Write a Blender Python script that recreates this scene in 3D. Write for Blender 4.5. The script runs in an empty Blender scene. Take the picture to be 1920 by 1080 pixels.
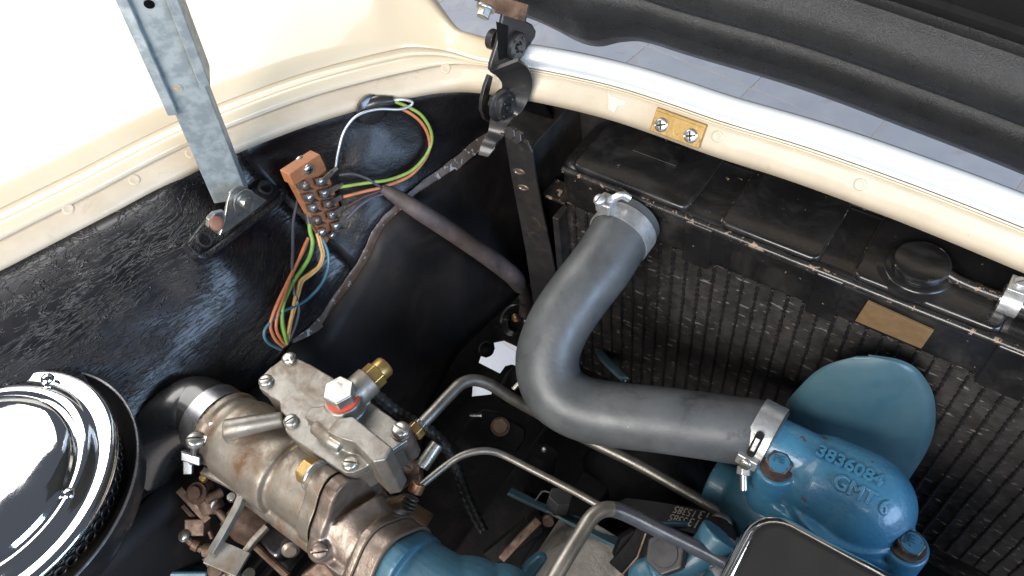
import bpy, bmesh, math, random
from mathutils import Vector, Matrix, noise as mnoise

random.seed(7)
scene = bpy.context.scene
COL = scene.collection
X = Vector((1, 0, 0)); Y = Vector((0, 1, 0)); Z = Vector((0, 0, 1))

# ------------------------------------------------------------------ camera
# world frame = the car's frame: X to the car's right, Y to its front, Z up, metres
FOC = 1500.0                       # focal length in pixels of the 1920 wide photograph
AZ, PITCH, ROLL = math.radians(42.4), math.radians(51.0), math.radians(9.4)
CAM = Vector((0, 0, 1.3))
HEAD = Vector((-math.sin(AZ), math.cos(AZ), 0))
FWD = HEAD * math.cos(PITCH) - Z * math.sin(PITCH)
_r = FWD.cross(Z).normalized(); _u = _r.cross(FWD)
RT = _r * math.cos(ROLL) - _u * math.sin(ROLL)
UP = _r * math.sin(ROLL) + _u * math.cos(ROLL)
cd = bpy.data.cameras.new('camera'); cam = bpy.data.objects.new('camera', cd); COL.objects.link(cam)
cd.sensor_width = 36.0; cd.lens = FOC / 1920 * 36.0; cd.clip_start = 0.01; cd.clip_end = 60
cam.matrix_world = Matrix(((RT.x, UP.x, -FWD.x, CAM.x), (RT.y, UP.y, -FWD.y, CAM.y), (RT.z, UP.z, -FWD.z, CAM.z), (0, 0, 0, 1)))
scene.camera = cam

# ------------------------------------------------------------------ light
world = bpy.data.worlds.new('World'); scene.world = world; world.use_nodes = True
wb = world.node_tree.nodes['Background']; wb.inputs[0].default_value = (0.74, 0.82, 1.0, 1); wb.inputs[1].default_value = 0.10


def lamp(name, loc, target, size, power, color):
    d = bpy.data.lights.new(name, 'AREA'); d.shape = 'RECTANGLE'; d.size = size[0]; d.size_y = size[1]
    d.energy = power; d.color = color
    o = bpy.data.objects.new(name, d); COL.objects.link(o); o.location = loc
    o.rotation_euler = (Vector(target) - Vector(loc)).to_track_quat('-Z', 'Y').to_euler()
    return o


lamp('window_light', (-3.9, 0.8, 4.3), (-0.3, 0.2, 0.9), (4.6, 2.6), 200, (1.0, 0.98, 0.96))
lamp('rear_fill_light', (0.2, -2.5, 2.75), (-0.2, 0.25, 0.8), (2.4, 1.4), 165, (1.0, 0.97, 0.93))  # area lamp added behind the camera to brighten the shaded tank back
lamp('side_window_light', (2.6, -0.1, 1.75), (-0.1, 0.2, 0.8), (1.8, 1.1), 72, (0.50, 0.70, 1.0))
vs = scene.view_settings; vs.view_transform = 'Standard'; vs.look = 'None'; vs.exposure = 0.22; vs.gamma = 1.0
vs.use_curve_mapping = False


# ------------------------------------------------------------------ pixel of the photograph -> point on a real plane
def ray(px, py): return FWD + RT * ((px - 960) / FOC) - UP * ((py - 540) / FOC)
def P(px, py, d): return CAM + ray(px, py) * d
def PX(px, py, x): d = ray(px, py); return CAM + d * ((x - CAM.x) / d.x)
def PY(px, py, y): d = ray(px, py); return CAM + d * ((y - CAM.y) / d.y)
def PZ(px, py, z): d = ray(px, py); return CAM + d * ((z - CAM.z) / d.z)
def PP(px, py, o, n): d = ray(px, py); return CAM + d * ((o - CAM).dot(n) / d.dot(n))
def V(*a): return Vector(a)


# ------------------------------------------------------------------ materials
def ramp(nt, fac, lo, hi):
    n = nt.nodes.new('ShaderNodeMapRange'); n.inputs[1].default_value = lo; n.inputs[2].default_value = hi
    n.clamp = True; nt.links.new(fac, n.inputs[0]); return n.outputs[0]


def noise_tex(nt, co, scale, detail=6, rough=0.6, dist=0.0):
    n = nt.nodes.new('ShaderNodeTexNoise'); n.inputs['Scale'].default_value = scale
    n.inputs['Detail'].default_value = detail; n.inputs['Roughness'].default_value = rough
    n.inputs['Distortion'].default_value = dist; nt.links.new(co, n.inputs['Vector']); return n.outputs['Fac']


def mixc(nt, fac, a, b):
    n = nt.nodes.new('ShaderNodeMix'); n.data_type = 'RGBA'
    nt.links.new(fac, n.inputs['Factor'])
    for s, v in ((6, a), (7, b)):
        if hasattr(v, 'links') or hasattr(v, 'is_linked'): nt.links.new(v, n.inputs[s])
        else: n.inputs[s].default_value = (*v, 1)
    return n.outputs[2]


def mixf(nt, fac, a, b):
    n = nt.nodes.new('ShaderNodeMix'); n.data_type = 'FLOAT'; nt.links.new(fac, n.inputs[0])
    for s, v in ((2, a), (3, b)):
        if hasattr(v, 'is_linked'): nt.links.new(v, n.inputs[s])
        else: n.inputs[s].default_value = v
    return n.outputs[0]


def mat(name, c1, c2=None, rough=(0.4, 0.55), metal=0.0, scale=60, lo=0.35, hi=0.65, bump=None, coat=0.0,
        chips_glints=None, dirt=None, spec=0.5, fibre=None, coat_rough=0.06, chip_metal=0.0, streak=None):
    """c1/c2 mixed by noise; bump=(scale,strength,dist); chips=(colour,scale,threshold); dirt=(colour,scale,lo,hi)"""
    m = bpy.data.materials.new(name); m.use_nodes = True; nt = m.node_tree
    b = nt.nodes['Principled BSDF']; tc = nt.nodes.new('ShaderNodeTexCoord'); co = tc.outputs['Object']
    c2 = c2 or c1
    n1 = noise_tex(nt, co, scale); f1 = ramp(nt, n1, lo, hi)
    colr = mixc(nt, f1, c1, c2)
    rr = mixf(nt, ramp(nt, noise_tex(nt, co, scale * 1.7, 5), 0.3, 0.7), rough[0], rough[1])
    mt = None
    if dirt:
        fd = ramp(nt, noise_tex(nt, co, dirt[1], 7, 0.65, 0.6), dirt[2], dirt[3])
        colr = mixc(nt, fd, colr, dirt[0]); rr = mixf(nt, fd, rr, 0.7)
    if streak:   # thin light streaks of stretched noise: scratches, painted glints on the radiator core
        mp = nt.nodes.new('ShaderNodeMapping'); mp.inputs['Scale'].default_value = streak[1]; nt.links.new(co, mp.inputs[0])
        fs = ramp(nt, noise_tex(nt, mp.outputs[0], 1.0, 3), streak[2], streak[2] + 0.04)
        colr = mixc(nt, fs, colr, streak[0])
    if chips_glints:
        fc = ramp(nt, noise_tex(nt, co, chips_glints[1], 4, 0.62, 0.4), chips_glints[2], chips_glints[2] + 0.012)
        colr = mixc(nt, fc, colr, chips_glints[0]); rr = mixf(nt, fc, rr, 0.75)
        mt = mixf(nt, fc, metal, chip_metal)
    nt.links.new(colr, b.inputs['Base Color']); nt.links.new(rr, b.inputs['Roughness'])
    if mt is not None: nt.links.new(mt, b.inputs['Metallic'])
    else: b.inputs['Metallic'].default_value = metal
    b.inputs['Specular IOR Level'].default_value = spec
    b.inputs['Coat Weight'].default_value = coat; b.inputs['Coat Roughness'].default_value = coat_rough
    last = None
    if fibre:    # wrinkled, fibrous brushed-on paint: crossing ridges
        for k, rot in enumerate((0.35, -0.5, 1.2)):
            mp = nt.nodes.new('ShaderNodeMapping'); mp.inputs['Rotation'].default_value = (rot, 0.3 * k, rot * 0.7)
            mp.inputs['Scale'].default_value = (fibre[0] * 0.10, fibre[0] * 0.10, fibre[0]); nt.links.new(co, mp.inputs[0])
            nz = noise_tex(nt, mp.outputs[0], 1.0, 3, 0.5, 1.6)
            s = nt.nodes.new('ShaderNodeMath'); s.operation = 'SUBTRACT'; nt.links.new(nz, s.inputs[0]); s.inputs[1].default_value = 0.5
            ab = nt.nodes.new('ShaderNodeMath'); ab.operation = 'ABSOLUTE'; nt.links.new(s.outputs[0], ab.inputs[0])
            rg = ramp(nt, ab.outputs[0], 0.022, 0.0)
            bn = nt.nodes.new('ShaderNodeBump'); bn.inputs['Strength'].default_value = fibre[1]; bn.inputs['Distance'].default_value = fibre[2]
            mk = nt.nodes.new('ShaderNodeMath'); mk.operation = 'MULTIPLY'; nt.links.new(rg, mk.inputs[0]); nt.links.new(ramp(nt, noise_tex(nt, co, 16 + 5 * k, 3), 0.36, 0.62), mk.inputs[1])
            nt.links.new(mk.outputs[0], bn.inputs['Height'])
            if last is not None: nt.links.new(last, bn.inputs['Normal'])
            last = bn.outputs[0]
    for bp in ([bump] if bump and not isinstance(bump, list) else (bump or [])):
        bn = nt.nodes.new('ShaderNodeBump'); bn.inputs['Strength'].default_value = bp[1]; bn.inputs['Distance'].default_value = bp[2]
        nt.links.new(noise_tex(nt, co, bp[0], 8, 0.7), bn.inputs['Height'])
        if last is not None: nt.links.new(last, bn.inputs['Normal'])
        last = bn.outputs[0]
    if last is not None: nt.links.new(last, b.inputs['Normal'])
    return m


M = {}
M['cream'] = mat('cream_paint', (0.64, 0.54, 0.385), (0.68, 0.58, 0.42), (0.28, 0.36), scale=9, coat=0.5, coat_rough=0.08, bump=(25, 0.06, 0.002))
M['cream_flange'] = mat('cream_brushed_paint', (0.50, 0.42, 0.31), (0.57, 0.485, 0.37), (0.38, 0.55), scale=35, coat=0.12, bump=(90, 0.12, 0.0015),
                        dirt=((0.36, 0.28, 0.19), 60, 0.62, 0.80), chips_glints=((0.20, 0.15, 0.10), 240, 0.74))
M['primer'] = mat('bare_primer_patch', (0.60, 0.54, 0.48), rough=(0.5, 0.6))
M['chrome'] = mat('polished_chrome', (0.86, 0.87, 0.88), (0.80, 0.82, 0.85), (0.03, 0.09), metal=1.0, scale=30, bump=(22, 0.05, 0.002))
M['nose_glare'] = mat('nose_paint_glare', (0.86, 0.87, 0.86), (0.80, 0.82, 0.82), (0.22, 0.30), metal=0.1, scale=12, coat=0.7, coat_rough=0.12)  # body paint whitened to carry the glare along the nose
M['black_fibre'] = mat('wrinkled_black_paint', (0.0035, 0.0035, 0.005), (0.006, 0.006, 0.009), (0.32, 0.42), scale=40, coat=0.15, coat_rough=0.2,
                       fibre=(230, 0.85, 0.0014), bump=[(90, 0.10, 0.002), (300, 0.08, 0.0008)])
M['black_smooth'] = mat('smooth_black_paint', (0.004, 0.004, 0.005), (0.008, 0.007, 0.008), (0.30, 0.46), scale=30, coat=0.15, coat_rough=0.2, spec=0.35, bump=[(14, 0.4, 0.008), (160, 0.1, 0.001)], streak=((0.06, 0.06, 0.07), (60, 60, 500), 0.76))
M['black_panel'] = mat('dusty_black_panel', (0.005, 0.0045, 0.005), (0.010, 0.008, 0.008), (0.48, 0.62), scale=25, spec=0.25,
                       bump=[(200, 0.08, 0.001)], dirt=((0.024, 0.019, 0.018), 14, 0.5, 0.75), streak=((0.10, 0.10, 0.11), (60, 60, 500), 0.76))
M['black_paint'] = mat('chipped_black_enamel', (0.007, 0.007, 0.0075), (0.013, 0.012, 0.012), (0.22, 0.36), scale=30, coat=0.4, coat_rough=0.14,
                       bump=[(60, 0.12, 0.002), (400, 0.08, 0.0006)], chips_glints=((0.22, 0.155, 0.10), 170, 0.70), dirt=((0.030, 0.027, 0.024), 24, 0.47, 0.78))
M['black_edge'] = mat('worn_enamel_edge', (0.012, 0.012, 0.012), (0.03, 0.026, 0.023), (0.2, 0.4), scale=80, coat=0.3,
                      chips_glints=((0.26, 0.18, 0.12), 150, 0.60), bump=(300, 0.25, 0.001))
M['black_metal'] = mat('black_steel', (0.016, 0.016, 0.017), (0.030, 0.027, 0.025), (0.28, 0.46), scale=60, coat=0.2, bump=(150, 0.12, 0.001),
                       dirt=((0.07, 0.045, 0.035), 70, 0.60, 0.76))
M['hood_black'] = mat('textured_black_underseal', (0.015, 0.015, 0.015), (0.022, 0.022, 0.022), (0.24, 0.34), scale=50, bump=[(900, 0.6, 0.0010)])
M['hood_panel'] = mat('matt_black_hood_panel', (0.009, 0.009, 0.009), (0.013, 0.013, 0.012), (0.65, 0.8), scale=30, spec=0.12, bump=(700, 0.25, 0.0006))
M['dark'] = mat('oily_dark_casting', (0.003, 0.003, 0.0032), (0.007, 0.006, 0.006), (0.5, 0.7), scale=45, spec=0.15, bump=[(70, 0.4, 0.003)], dirt=((0.022, 0.018, 0.016), 40, 0.60, 0.76))
M['galv'] = mat('galvanised_steel', (0.27, 0.31, 0.32), (0.40, 0.44, 0.44), (0.34, 0.52), metal=0.35, scale=110, lo=0.42, hi=0.58,
                dirt=((0.20, 0.21, 0.20), 35, 0.58, 0.72), bump=(240, 0.08, 0.0006))
M['zinc'] = mat('bright_zinc', (0.42, 0.41, 0.37), (0.54, 0.52, 0.48), (0.26, 0.42), metal=0.9, scale=160, dirt=((0.32, 0.27, 0.21), 110, 0.58, 0.75), bump=(300, 0.1, 0.0006))
M['clamp'] = mat('dull_clamp_steel', (0.50, 0.50, 0.50), (0.66, 0.66, 0.65), (0.34, 0.5), metal=0.8, scale=130, dirt=((0.30, 0.27, 0.23), 90, 0.56, 0.72), bump=(160, 0.15, 0.001))
M['darkclamp'] = mat('dark_clamp_steel', (0.24, 0.24, 0.25), (0.36, 0.36, 0.37), (0.24, 0.36), metal=0.9, scale=90, bump=(160, 0.1, 0.0008))
M['alu'] = mat('cast_aluminium', (0.25, 0.232, 0.205), (0.34, 0.32, 0.285), (0.38, 0.50), metal=0.8, scale=70, dirt=((0.19, 0.135, 0.09), 34, 0.47, 0.68),
               bump=[(500, 0.22, 0.0007), (90, 0.12, 0.0015)])
M['alu_tan'] = mat('stained_cast_aluminium', (0.26, 0.225, 0.18), (0.36, 0.325, 0.275), (0.36, 0.50), metal=0.8, scale=45, dirt=((0.16, 0.095, 0.055), 30, 0.47, 0.64),
                   bump=[(480, 0.22, 0.0007), (80, 0.15, 0.0015)])
M['bolt_rust'] = mat('rusted_bolt', (0.085, 0.060, 0.050), (0.16, 0.125, 0.105), (0.32, 0.5), metal=0.5, scale=150, bump=(300, 0.2, 0.0006))
M['bronze'] = mat('oil_stained_casting', (0.22, 0.170, 0.138), (0.34, 0.280, 0.235), (0.28, 0.44), metal=0.8, scale=60, dirt=((0.075, 0.045, 0.033), 34, 0.50, 0.70),
                  bump=[(420, 0.3, 0.0008), (70, 0.2, 0.002)])
M['rustbrown'] = mat('rusty_linkage_steel', (0.10, 0.055, 0.038), (0.19, 0.125, 0.085), (0.4, 0.65), metal=0.35, scale=120, bump=(300, 0.25, 0.0008), dirt=((0.05, 0.03, 0.024), 80, 0.55, 0.7))
M['brass'] = mat('brass', (0.50, 0.31, 0.10), (0.58, 0.40, 0.16), (0.26, 0.42), metal=0.85, scale=130, dirt=((0.20, 0.11, 0.04), 100, 0.56, 0.74), bump=(240, 0.1, 0.0006))
M['brass_plate'] = mat('tarnished_brass_plate', (0.32, 0.20, 0.06), (0.43, 0.28, 0.10), (0.4, 0.6), metal=0.45, scale=130, dirt=((0.20, 0.12, 0.035), 140, 0.56, 0.70), bump=(260, 0.3, 0.001))
M['blue'] = mat('blue_engine_enamel', (0.040, 0.150, 0.245), (0.056, 0.185, 0.285), (0.20, 0.32), scale=45, coat=0.35, coat_rough=0.12,
                chips_glints=((0.075, 0.045, 0.05), 80, 0.655), dirt=((0.012, 0.095, 0.19), 30, 0.55, 0.75), bump=[(60, 0.25, 0.003), (320, 0.35, 0.0009)])
M['blue_dull'] = mat('dull_blue_enamel', (0.026, 0.085, 0.125), (0.036, 0.108, 0.155), (0.34, 0.5), scale=40, coat=0.1, chips_glints=((0.06, 0.05, 0.055), 55, 0.74), bump=(150, 0.25, 0.0015))
M['blue_fan'] = mat('faded_blue_fan_enamel', (0.030, 0.076, 0.098), (0.048, 0.094, 0.110), (0.34, 0.55), scale=30, coat=0.06, bump=(200, 0.12, 0.001))
M['rubber'] = mat('grey_black_rubber', (0.052, 0.055, 0.057), (0.080, 0.083, 0.085), (0.36, 0.50), scale=40, bump=[(70, 0.12, 0.002), (330, 0.22, 0.0007)],
                  dirt=((0.028, 0.028, 0.028), 30, 0.58, 0.70), chips_glints=((0.30, 0.30, 0.28), 190, 0.745))
M['rubber_black'] = mat('shiny_black_rubber', (0.016, 0.016, 0.016), (0.026, 0.026, 0.025), (0.24, 0.36), scale=50, coat=0.8, coat_rough=0.16, bump=[(60, 0.15, 0.002), (300, 0.1, 0.0006)])
M['loom'] = mat('worn_loom_sleeve', (0.055, 0.042, 0.042), (0.085, 0.066, 0.063), (0.55, 0.75), scale=70, bump=(350, 0.35, 0.001), dirt=((0.03, 0.023, 0.023), 40, 0.55, 0.72))
M['tape'] = mat('wrapped_black_tape', (0.016, 0.016, 0.016), (0.028, 0.027, 0.026), (0.3, 0.5), scale=80, bump=(250, 0.3, 0.0012))
M['belt'] = mat('rubber_belt', (0.022, 0.021, 0.021), (0.034, 0.032, 0.032), (0.5, 0.65), scale=60, bump=(500, 0.2, 0.0005))
M['print_white'] = mat('belt_print', (0.66, 0.62, 0.50), (0.5, 0.47, 0.38), (0.6, 0.7), scale=200)
M['bakelite'] = mat('orange_brown_bakelite', (0.34, 0.130, 0.055), (0.42, 0.175, 0.078), (0.4, 0.6), scale=90, bump=(260, 0.15, 0.0006), dirt=((0.20, 0.075, 0.035), 90, 0.56, 0.72))
M['lug'] = mat('dull_terminal_metal', (0.15, 0.115, 0.10), (0.27, 0.225, 0.20), (0.36, 0.55), metal=0.6, scale=200, bump=(300, 0.2, 0.0006))
M['steel_screw'] = mat('screw_steel', (0.50, 0.51, 0.52), (0.64, 0.64, 0.63), (0.26, 0.42), metal=0.9, scale=220, dirt=((0.26, 0.2, 0.15), 180, 0.6, 0.74))
M['redwasher'] = mat('red_fibre_washer', (0.55, 0.055, 0.03), rough=(0.5, 0.6))
M['bolt_dark'] = mat('blackened_bolt', (0.045, 0.045, 0.048), (0.07, 0.068, 0.068), (0.4, 0.55), metal=0.4, scale=90, bump=(200, 0.15, 0.0008))
M['tube'] = mat('steel_pipe', (0.24, 0.22, 0.19), (0.33, 0.31, 0.275), (0.36, 0.50), metal=0.85, scale=90, dirt=((0.24, 0.20, 0.16), 60, 0.56, 0.74), bump=(260, 0.08, 0.0006))
M['tube_dark'] = mat('dark_steel_pipe', (0.10, 0.11, 0.14), (0.17, 0.18, 0.20), (0.28, 0.42), metal=0.7, scale=60)
M['rivet_copper'] = mat('browned_rivet', (0.20, 0.085, 0.05), (0.27, 0.125, 0.075), (0.5, 0.65), scale=150, bump=(300, 0.2, 0.0006))
M['copper'] = mat('copper_fitting', (0.46, 0.22, 0.12), (0.55, 0.30, 0.18), (0.3, 0.5), metal=0.75, scale=200)
M['core'] = mat('dusty_fins_painted_glints', (0.004, 0.003, 0.003), (0.009, 0.007, 0.0065), (0.5, 0.7), scale=60, spec=0.2, dirt=((0.030, 0.025, 0.024), 40, 0.50, 0.72), chips_glints=((0.26, 0.235, 0.22), 230, 0.73), streak=((0.105, 0.092, 0.084), (60, 150, 420), 0.615))  # streak and pale flecks paint the glints of light on the fins
M['coretube'] = mat('radiator_tube_dark', (0.003, 0.0025, 0.0025), (0.014, 0.011, 0.011), (0.5, 0.7), scale=90)
M['tag'] = mat('brown_tape_label', (0.125, 0.075, 0.032), (0.155, 0.098, 0.045), (0.6, 0.75), scale=140, bump=(400, 0.2, 0.0006))
M['gasket'] = mat('gasket_paper', (0.10, 0.075, 0.055), rough=(0.6, 0.8))
M['alt_body'] = mat('grey_sand_casting', (0.21, 0.19, 0.17), (0.30, 0.275, 0.245), (0.5, 0.66), metal=0.35, scale=70, bump=[(120, 0.6, 0.0025), (400, 0.3, 0.001)], dirt=((0.10, 0.085, 0.075), 40, 0.55, 0.72))
M['tile'] = mat('blue_grey_floor_tile', (0.40, 0.43, 0.50), (0.52, 0.54, 0.58), (0.25, 0.4), scale=7, lo=0.3, hi=0.7, dirt=((0.38, 0.34, 0.35), 9, 0.55, 0.75), bump=(18, 0.1, 0.002))
M['grout'] = mat('floor_grout', (0.52, 0.47, 0.45), rough=(0.8, 0.9))
M['seam'] = mat('chipped_seam_flange', (0.10, 0.080, 0.072), (0.17, 0.135, 0.12), (0.34, 0.55), metal=0.4, scale=70, chips_glints=((0.45, 0.46, 0.50), 150, 0.60), chip_metal=0.7, bump=(120, 0.4, 0.002))


def wire(name, c, rough=0.45):
    return mat(name, c, tuple(v * 0.72 for v in c), (rough - 0.08, rough + 0.1), scale=120, dirt=(tuple(v * 0.35 for v in c), 90, 0.60, 0.76))


# ------------------------------------------------------------------ mesh building
class MB:
    def __init__(s): s.v = []; s.f = []

    def add(s, vs, fs):
        n = len(s.v); s.v += [Vector(p) for p in vs]; s.f += [tuple(i + n for i in f) for f in fs]; return s

    def box(s, c, size, ax=(X, Y, Z)):
        c = Vector(c); a, b, d = (ax[0] * size[0] / 2, ax[1] * size[1] / 2, ax[2] * size[2] / 2)
        vs = [c - a - b - d, c + a - b - d, c + a + b - d, c - a + b - d, c - a - b + d, c + a - b + d, c + a + b + d, c - a + b + d]
        return s.add(vs, [(0, 3, 2, 1), (4, 5, 6, 7), (0, 1, 5, 4), (1, 2, 6, 5), (2, 3, 7, 6), (3, 0, 4, 7)])

    def prism(s, pts, vec, scale_top=1.0):
        pts = [Vector(p) for p in pts]; n = len(pts); vec = Vector(vec)
        nrm = Vector((0, 0, 0))
        for i in range(n): nrm += pts[i].cross(pts[(i + 1) % n])
        if nrm.dot(vec) > 0: pts = pts[::-1]
        c = sum(pts, Vector()) / n
        top = [c + (p - c) * scale_top + vec for p in pts]
        # seen from -vec the base is counter-clockwise now
        return s.add(pts + top, [tuple(range(n)), tuple(reversed(range(n, 2 * n)))] + [(i, n + i, n + (i + 1) % n, (i + 1) % n) for i in range(n)])

    def tube(s, path, r, seg=14, caps=True, closed=False):
        path = [Vector(p) for p in path]; n = len(path)
        rs = r if isinstance(r, (list, tuple)) else [r] * n
        t0 = (path[1] - path[0]).normalized()
        a = t0.orthogonal().normalized(); vs = []; fs = []
        pt = t0
        for i in range(n):
            t = (path[min(i + 1, n - 1)] - path[max(i - 1, 0)])
            if closed: t = path[(i + 1) % n] - path[i - 1]
            t.normalize()
            q = pt.rotation_difference(t); a = q @ a; a = (a - t * a.dot(t)).normalized(); pt = t
            b = t.cross(a)
            for k in range(seg):
                an = 2 * math.pi * k / seg; vs.append(path[i] + (a * math.cos(an) + b * math.sin(an)) * rs[i])
        for i in range(n - (0 if closed else 1)):
            j = (i + 1) % n
            for k in range(seg):
                l = (k + 1) % seg; fs.append((i * seg + k, i * seg + l, j * seg + l, j * seg + k))
        if caps and not closed:
            fs.append(tuple(reversed(range(seg)))); fs.append(tuple(range((n - 1) * seg, n * seg)))
        return s.add(vs, fs)

    def lathe(s, prof, o, axis, seg=32, ang=None, xd=None, ex=1.0):
        """prof: (radius, height) list along axis"""
        o = Vector(o); w = Vector(axis).normalized(); a = (Vector(xd) - w * Vector(xd).dot(w)).normalized() if xd is not None else w.orthogonal().normalized(); b = w.cross(a)
        full = ang is None; a0, a1 = (0, 2 * math.pi) if full else ang
        m = seg if full else seg + 1
        vs = []; fs = []
        for (r, h) in prof:
            for k in range(m):
                an = a0 + (a1 - a0) * k / seg
                vs.append(o + w * h + a * (math.cos(an) * max(r, 1e-6) * ex) + b * (math.sin(an) * max(r, 1e-6)))
        for i in range(len(prof) - 1):
            for k in range(seg):
                l = (k + 1) % m; fs.append((i * m + k, i * m + l, (i + 1) * m + l, (i + 1) * m + k))
        if full:
            if prof[0][0] > 1e-5: fs.append(tuple(reversed(range(m))))
            if prof[-1][0] > 1e-5: fs.append(tuple(range((len(prof) - 1) * m, len(prof) * m)))
        return s.add(vs, fs)

    def cyl(s, o, axis, r, h, seg=28, r2=None): return s.lathe([(r, 0), (r if r2 is None else r2, h)], o, axis, seg)

    def ball(s, c, rad, ax=(X, Y, Z), n=20):
        vs = []; fs = []; c = Vector(c); m = n // 2
        for i in range(1, m):
            ph = math.pi * i / m
            for k in range(n):
                th = 2 * math.pi * k / n
                vs.append(c + ax[0] * rad[0] * math.sin(ph) * math.cos(th) + ax[1] * rad[1] * math.sin(ph) * math.sin(th) + ax[2] * rad[2] * math.cos(ph))
        t = len(vs); vs += [c + ax[2] * rad[2], c - ax[2] * rad[2]]
        for i in range(m - 2):
            for k in range(n):
                l = (k + 1) % n; fs.append((i * n + k, (i + 1) * n + k, (i + 1) * n + l, i * n + l))
        for k in range(n):
            l = (k + 1) % n; fs.append((t, k, l)); fs.append((t + 1, (m - 2) * n + l, (m - 2) * n + k))
        return s.add(vs, fs)

    def sheet(s, rows, flip=False, closed=False):
        n = len(rows[0]); vs = [p for r in rows for p in r]; fs = []
        for i in range(len(rows) - 1):
            for k in range(n if closed else n - 1):
                l = (k + 1) % n
                f = (i * n + k, i * n + l, (i + 1) * n + l, (i + 1) * n + k)
                fs.append(f[::-1] if flip else f)
        return s.add(vs, fs)

    def build(s, name, m, parent=None, bevel=0, seg=2, smooth=35, cast=0, smoothit=6, solid=0, sub=0, loc=None):
        base = Vector(loc) if loc is not None else (Vector(parent['_o']) if parent is not None and '_o' in parent.keys() else None)
        if base is None:
            base = sum(s.v, Vector()) / len(s.v)
        me = bpy.data.meshes.new(name); me.from_pydata([tuple(p - base) for p in s.v], [], s.f); me.update()
        bm = bmesh.new(); bm.from_mesh(me); bmesh.ops.recalc_face_normals(bm, faces=bm.faces) if not solid else None
        bm.to_mesh(me); bm.free()
        o = bpy.data.objects.new(name, me); COL.objects.link(o)
        me.materials.append(M[m] if isinstance(m, str) else m)
        o['_o'] = tuple(base)
        if parent is not None: o.parent = parent
        po = Vector(parent['_o']) if parent is not None and '_o' in parent.keys() else Vector((0, 0, 0))
        o.location = base - po
        if solid:
            md = o.modifiers.new('solid', 'SOLIDIFY'); md.thickness = solid; md.offset = -1
        if cast:
            md = o.modifiers.new('rm', 'REMESH'); md.mode = 'VOXEL'; md.voxel_size = cast; md.use_smooth_shade = True
            md = o.modifiers.new('sm', 'SMOOTH'); md.factor = 0.5; md.iterations = smoothit
        if bevel:
            md = o.modifiers.new('bv', 'BEVEL'); md.width = bevel; md.segments = seg; md.limit_method = 'ANGLE'; md.angle_limit = math.radians(32)
            md.harden_normals = True
        if sub:
            md = o.modifiers.new('ss', 'SUBSURF'); md.levels = sub; md.render_levels = sub
        me.shade_smooth()
        if not cast and not sub: me.set_sharp_from_angle(angle=math.radians(smooth if not bevel else 60))
        return o


def thing(name, label, cat, loc, group=None):
    o = bpy.data.objects.new(name, None); COL.objects.link(o); o.location = loc; o.empty_display_size = 0.02
    o['_o'] = tuple(Vector(loc)); o['label'] = label; o['category'] = cat
    if group: o['group'] = group
    return o


def tag(o, label, cat, group=None):
    o['label'] = label; o['category'] = cat
    if group: o['group'] = group
    return o


def smooth_path(pts, n=8):
    pts = [Vector(p) for p in pts]; out = []
    q = [pts[0] * 2 - pts[1]] + pts + [pts[-1] * 2 - pts[-2]]
    for i in range(1, len(q) - 2):
        p0, p1, p2, p3 = q[i - 1:i + 3]
        for k in range(n):
            t = k / n
            out.append(0.5 * ((2 * p1) + (p2 - p0) * t + (2 * p0 - 5 * p1 + 4 * p2 - p3) * t * t + (3 * p1 - p0 - 3 * p2 + p3) * t ** 3))
    out.append(pts[-1]); return out


def interp(vals, n=8):
    out = []
    for i in range(len(vals) - 1):
        for k in range(n): out.append(vals[i] + (vals[i + 1] - vals[i]) * k / n)
    out.append(vals[-1]); return out


def hexpts(c, axis, af, xd=None, n=6):
    w = Vector(axis).normalized(); a = (Vector(xd) - w * Vector(xd).dot(w)).normalized() if xd is not None else w.orthogonal().normalized(); b = w.cross(a)
    r = af / 2 / math.cos(math.pi / n)
    return [Vector(c) + (a * math.cos(2 * math.pi * k / n) + b * math.sin(2 * math.pi * k / n)) * r for k in range(n)]


def hexhead(name, c, axis, af, h, m, parent, xd=None, bevel=0.0006, washer=0, wm=None):
    w = Vector(axis).normalized()
    o = MB().prism(hexpts(c, w, af, xd), w * h).build(name, m, parent, bevel=bevel)
    if washer:
        MB().lathe([(washer * 0.97, -0.0018), (washer, -0.0014), (washer, 0), (washer * 0.97, 0.0004)], c, w, 28).build('washer', wm or m, parent, smooth=50)
    return o


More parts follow.
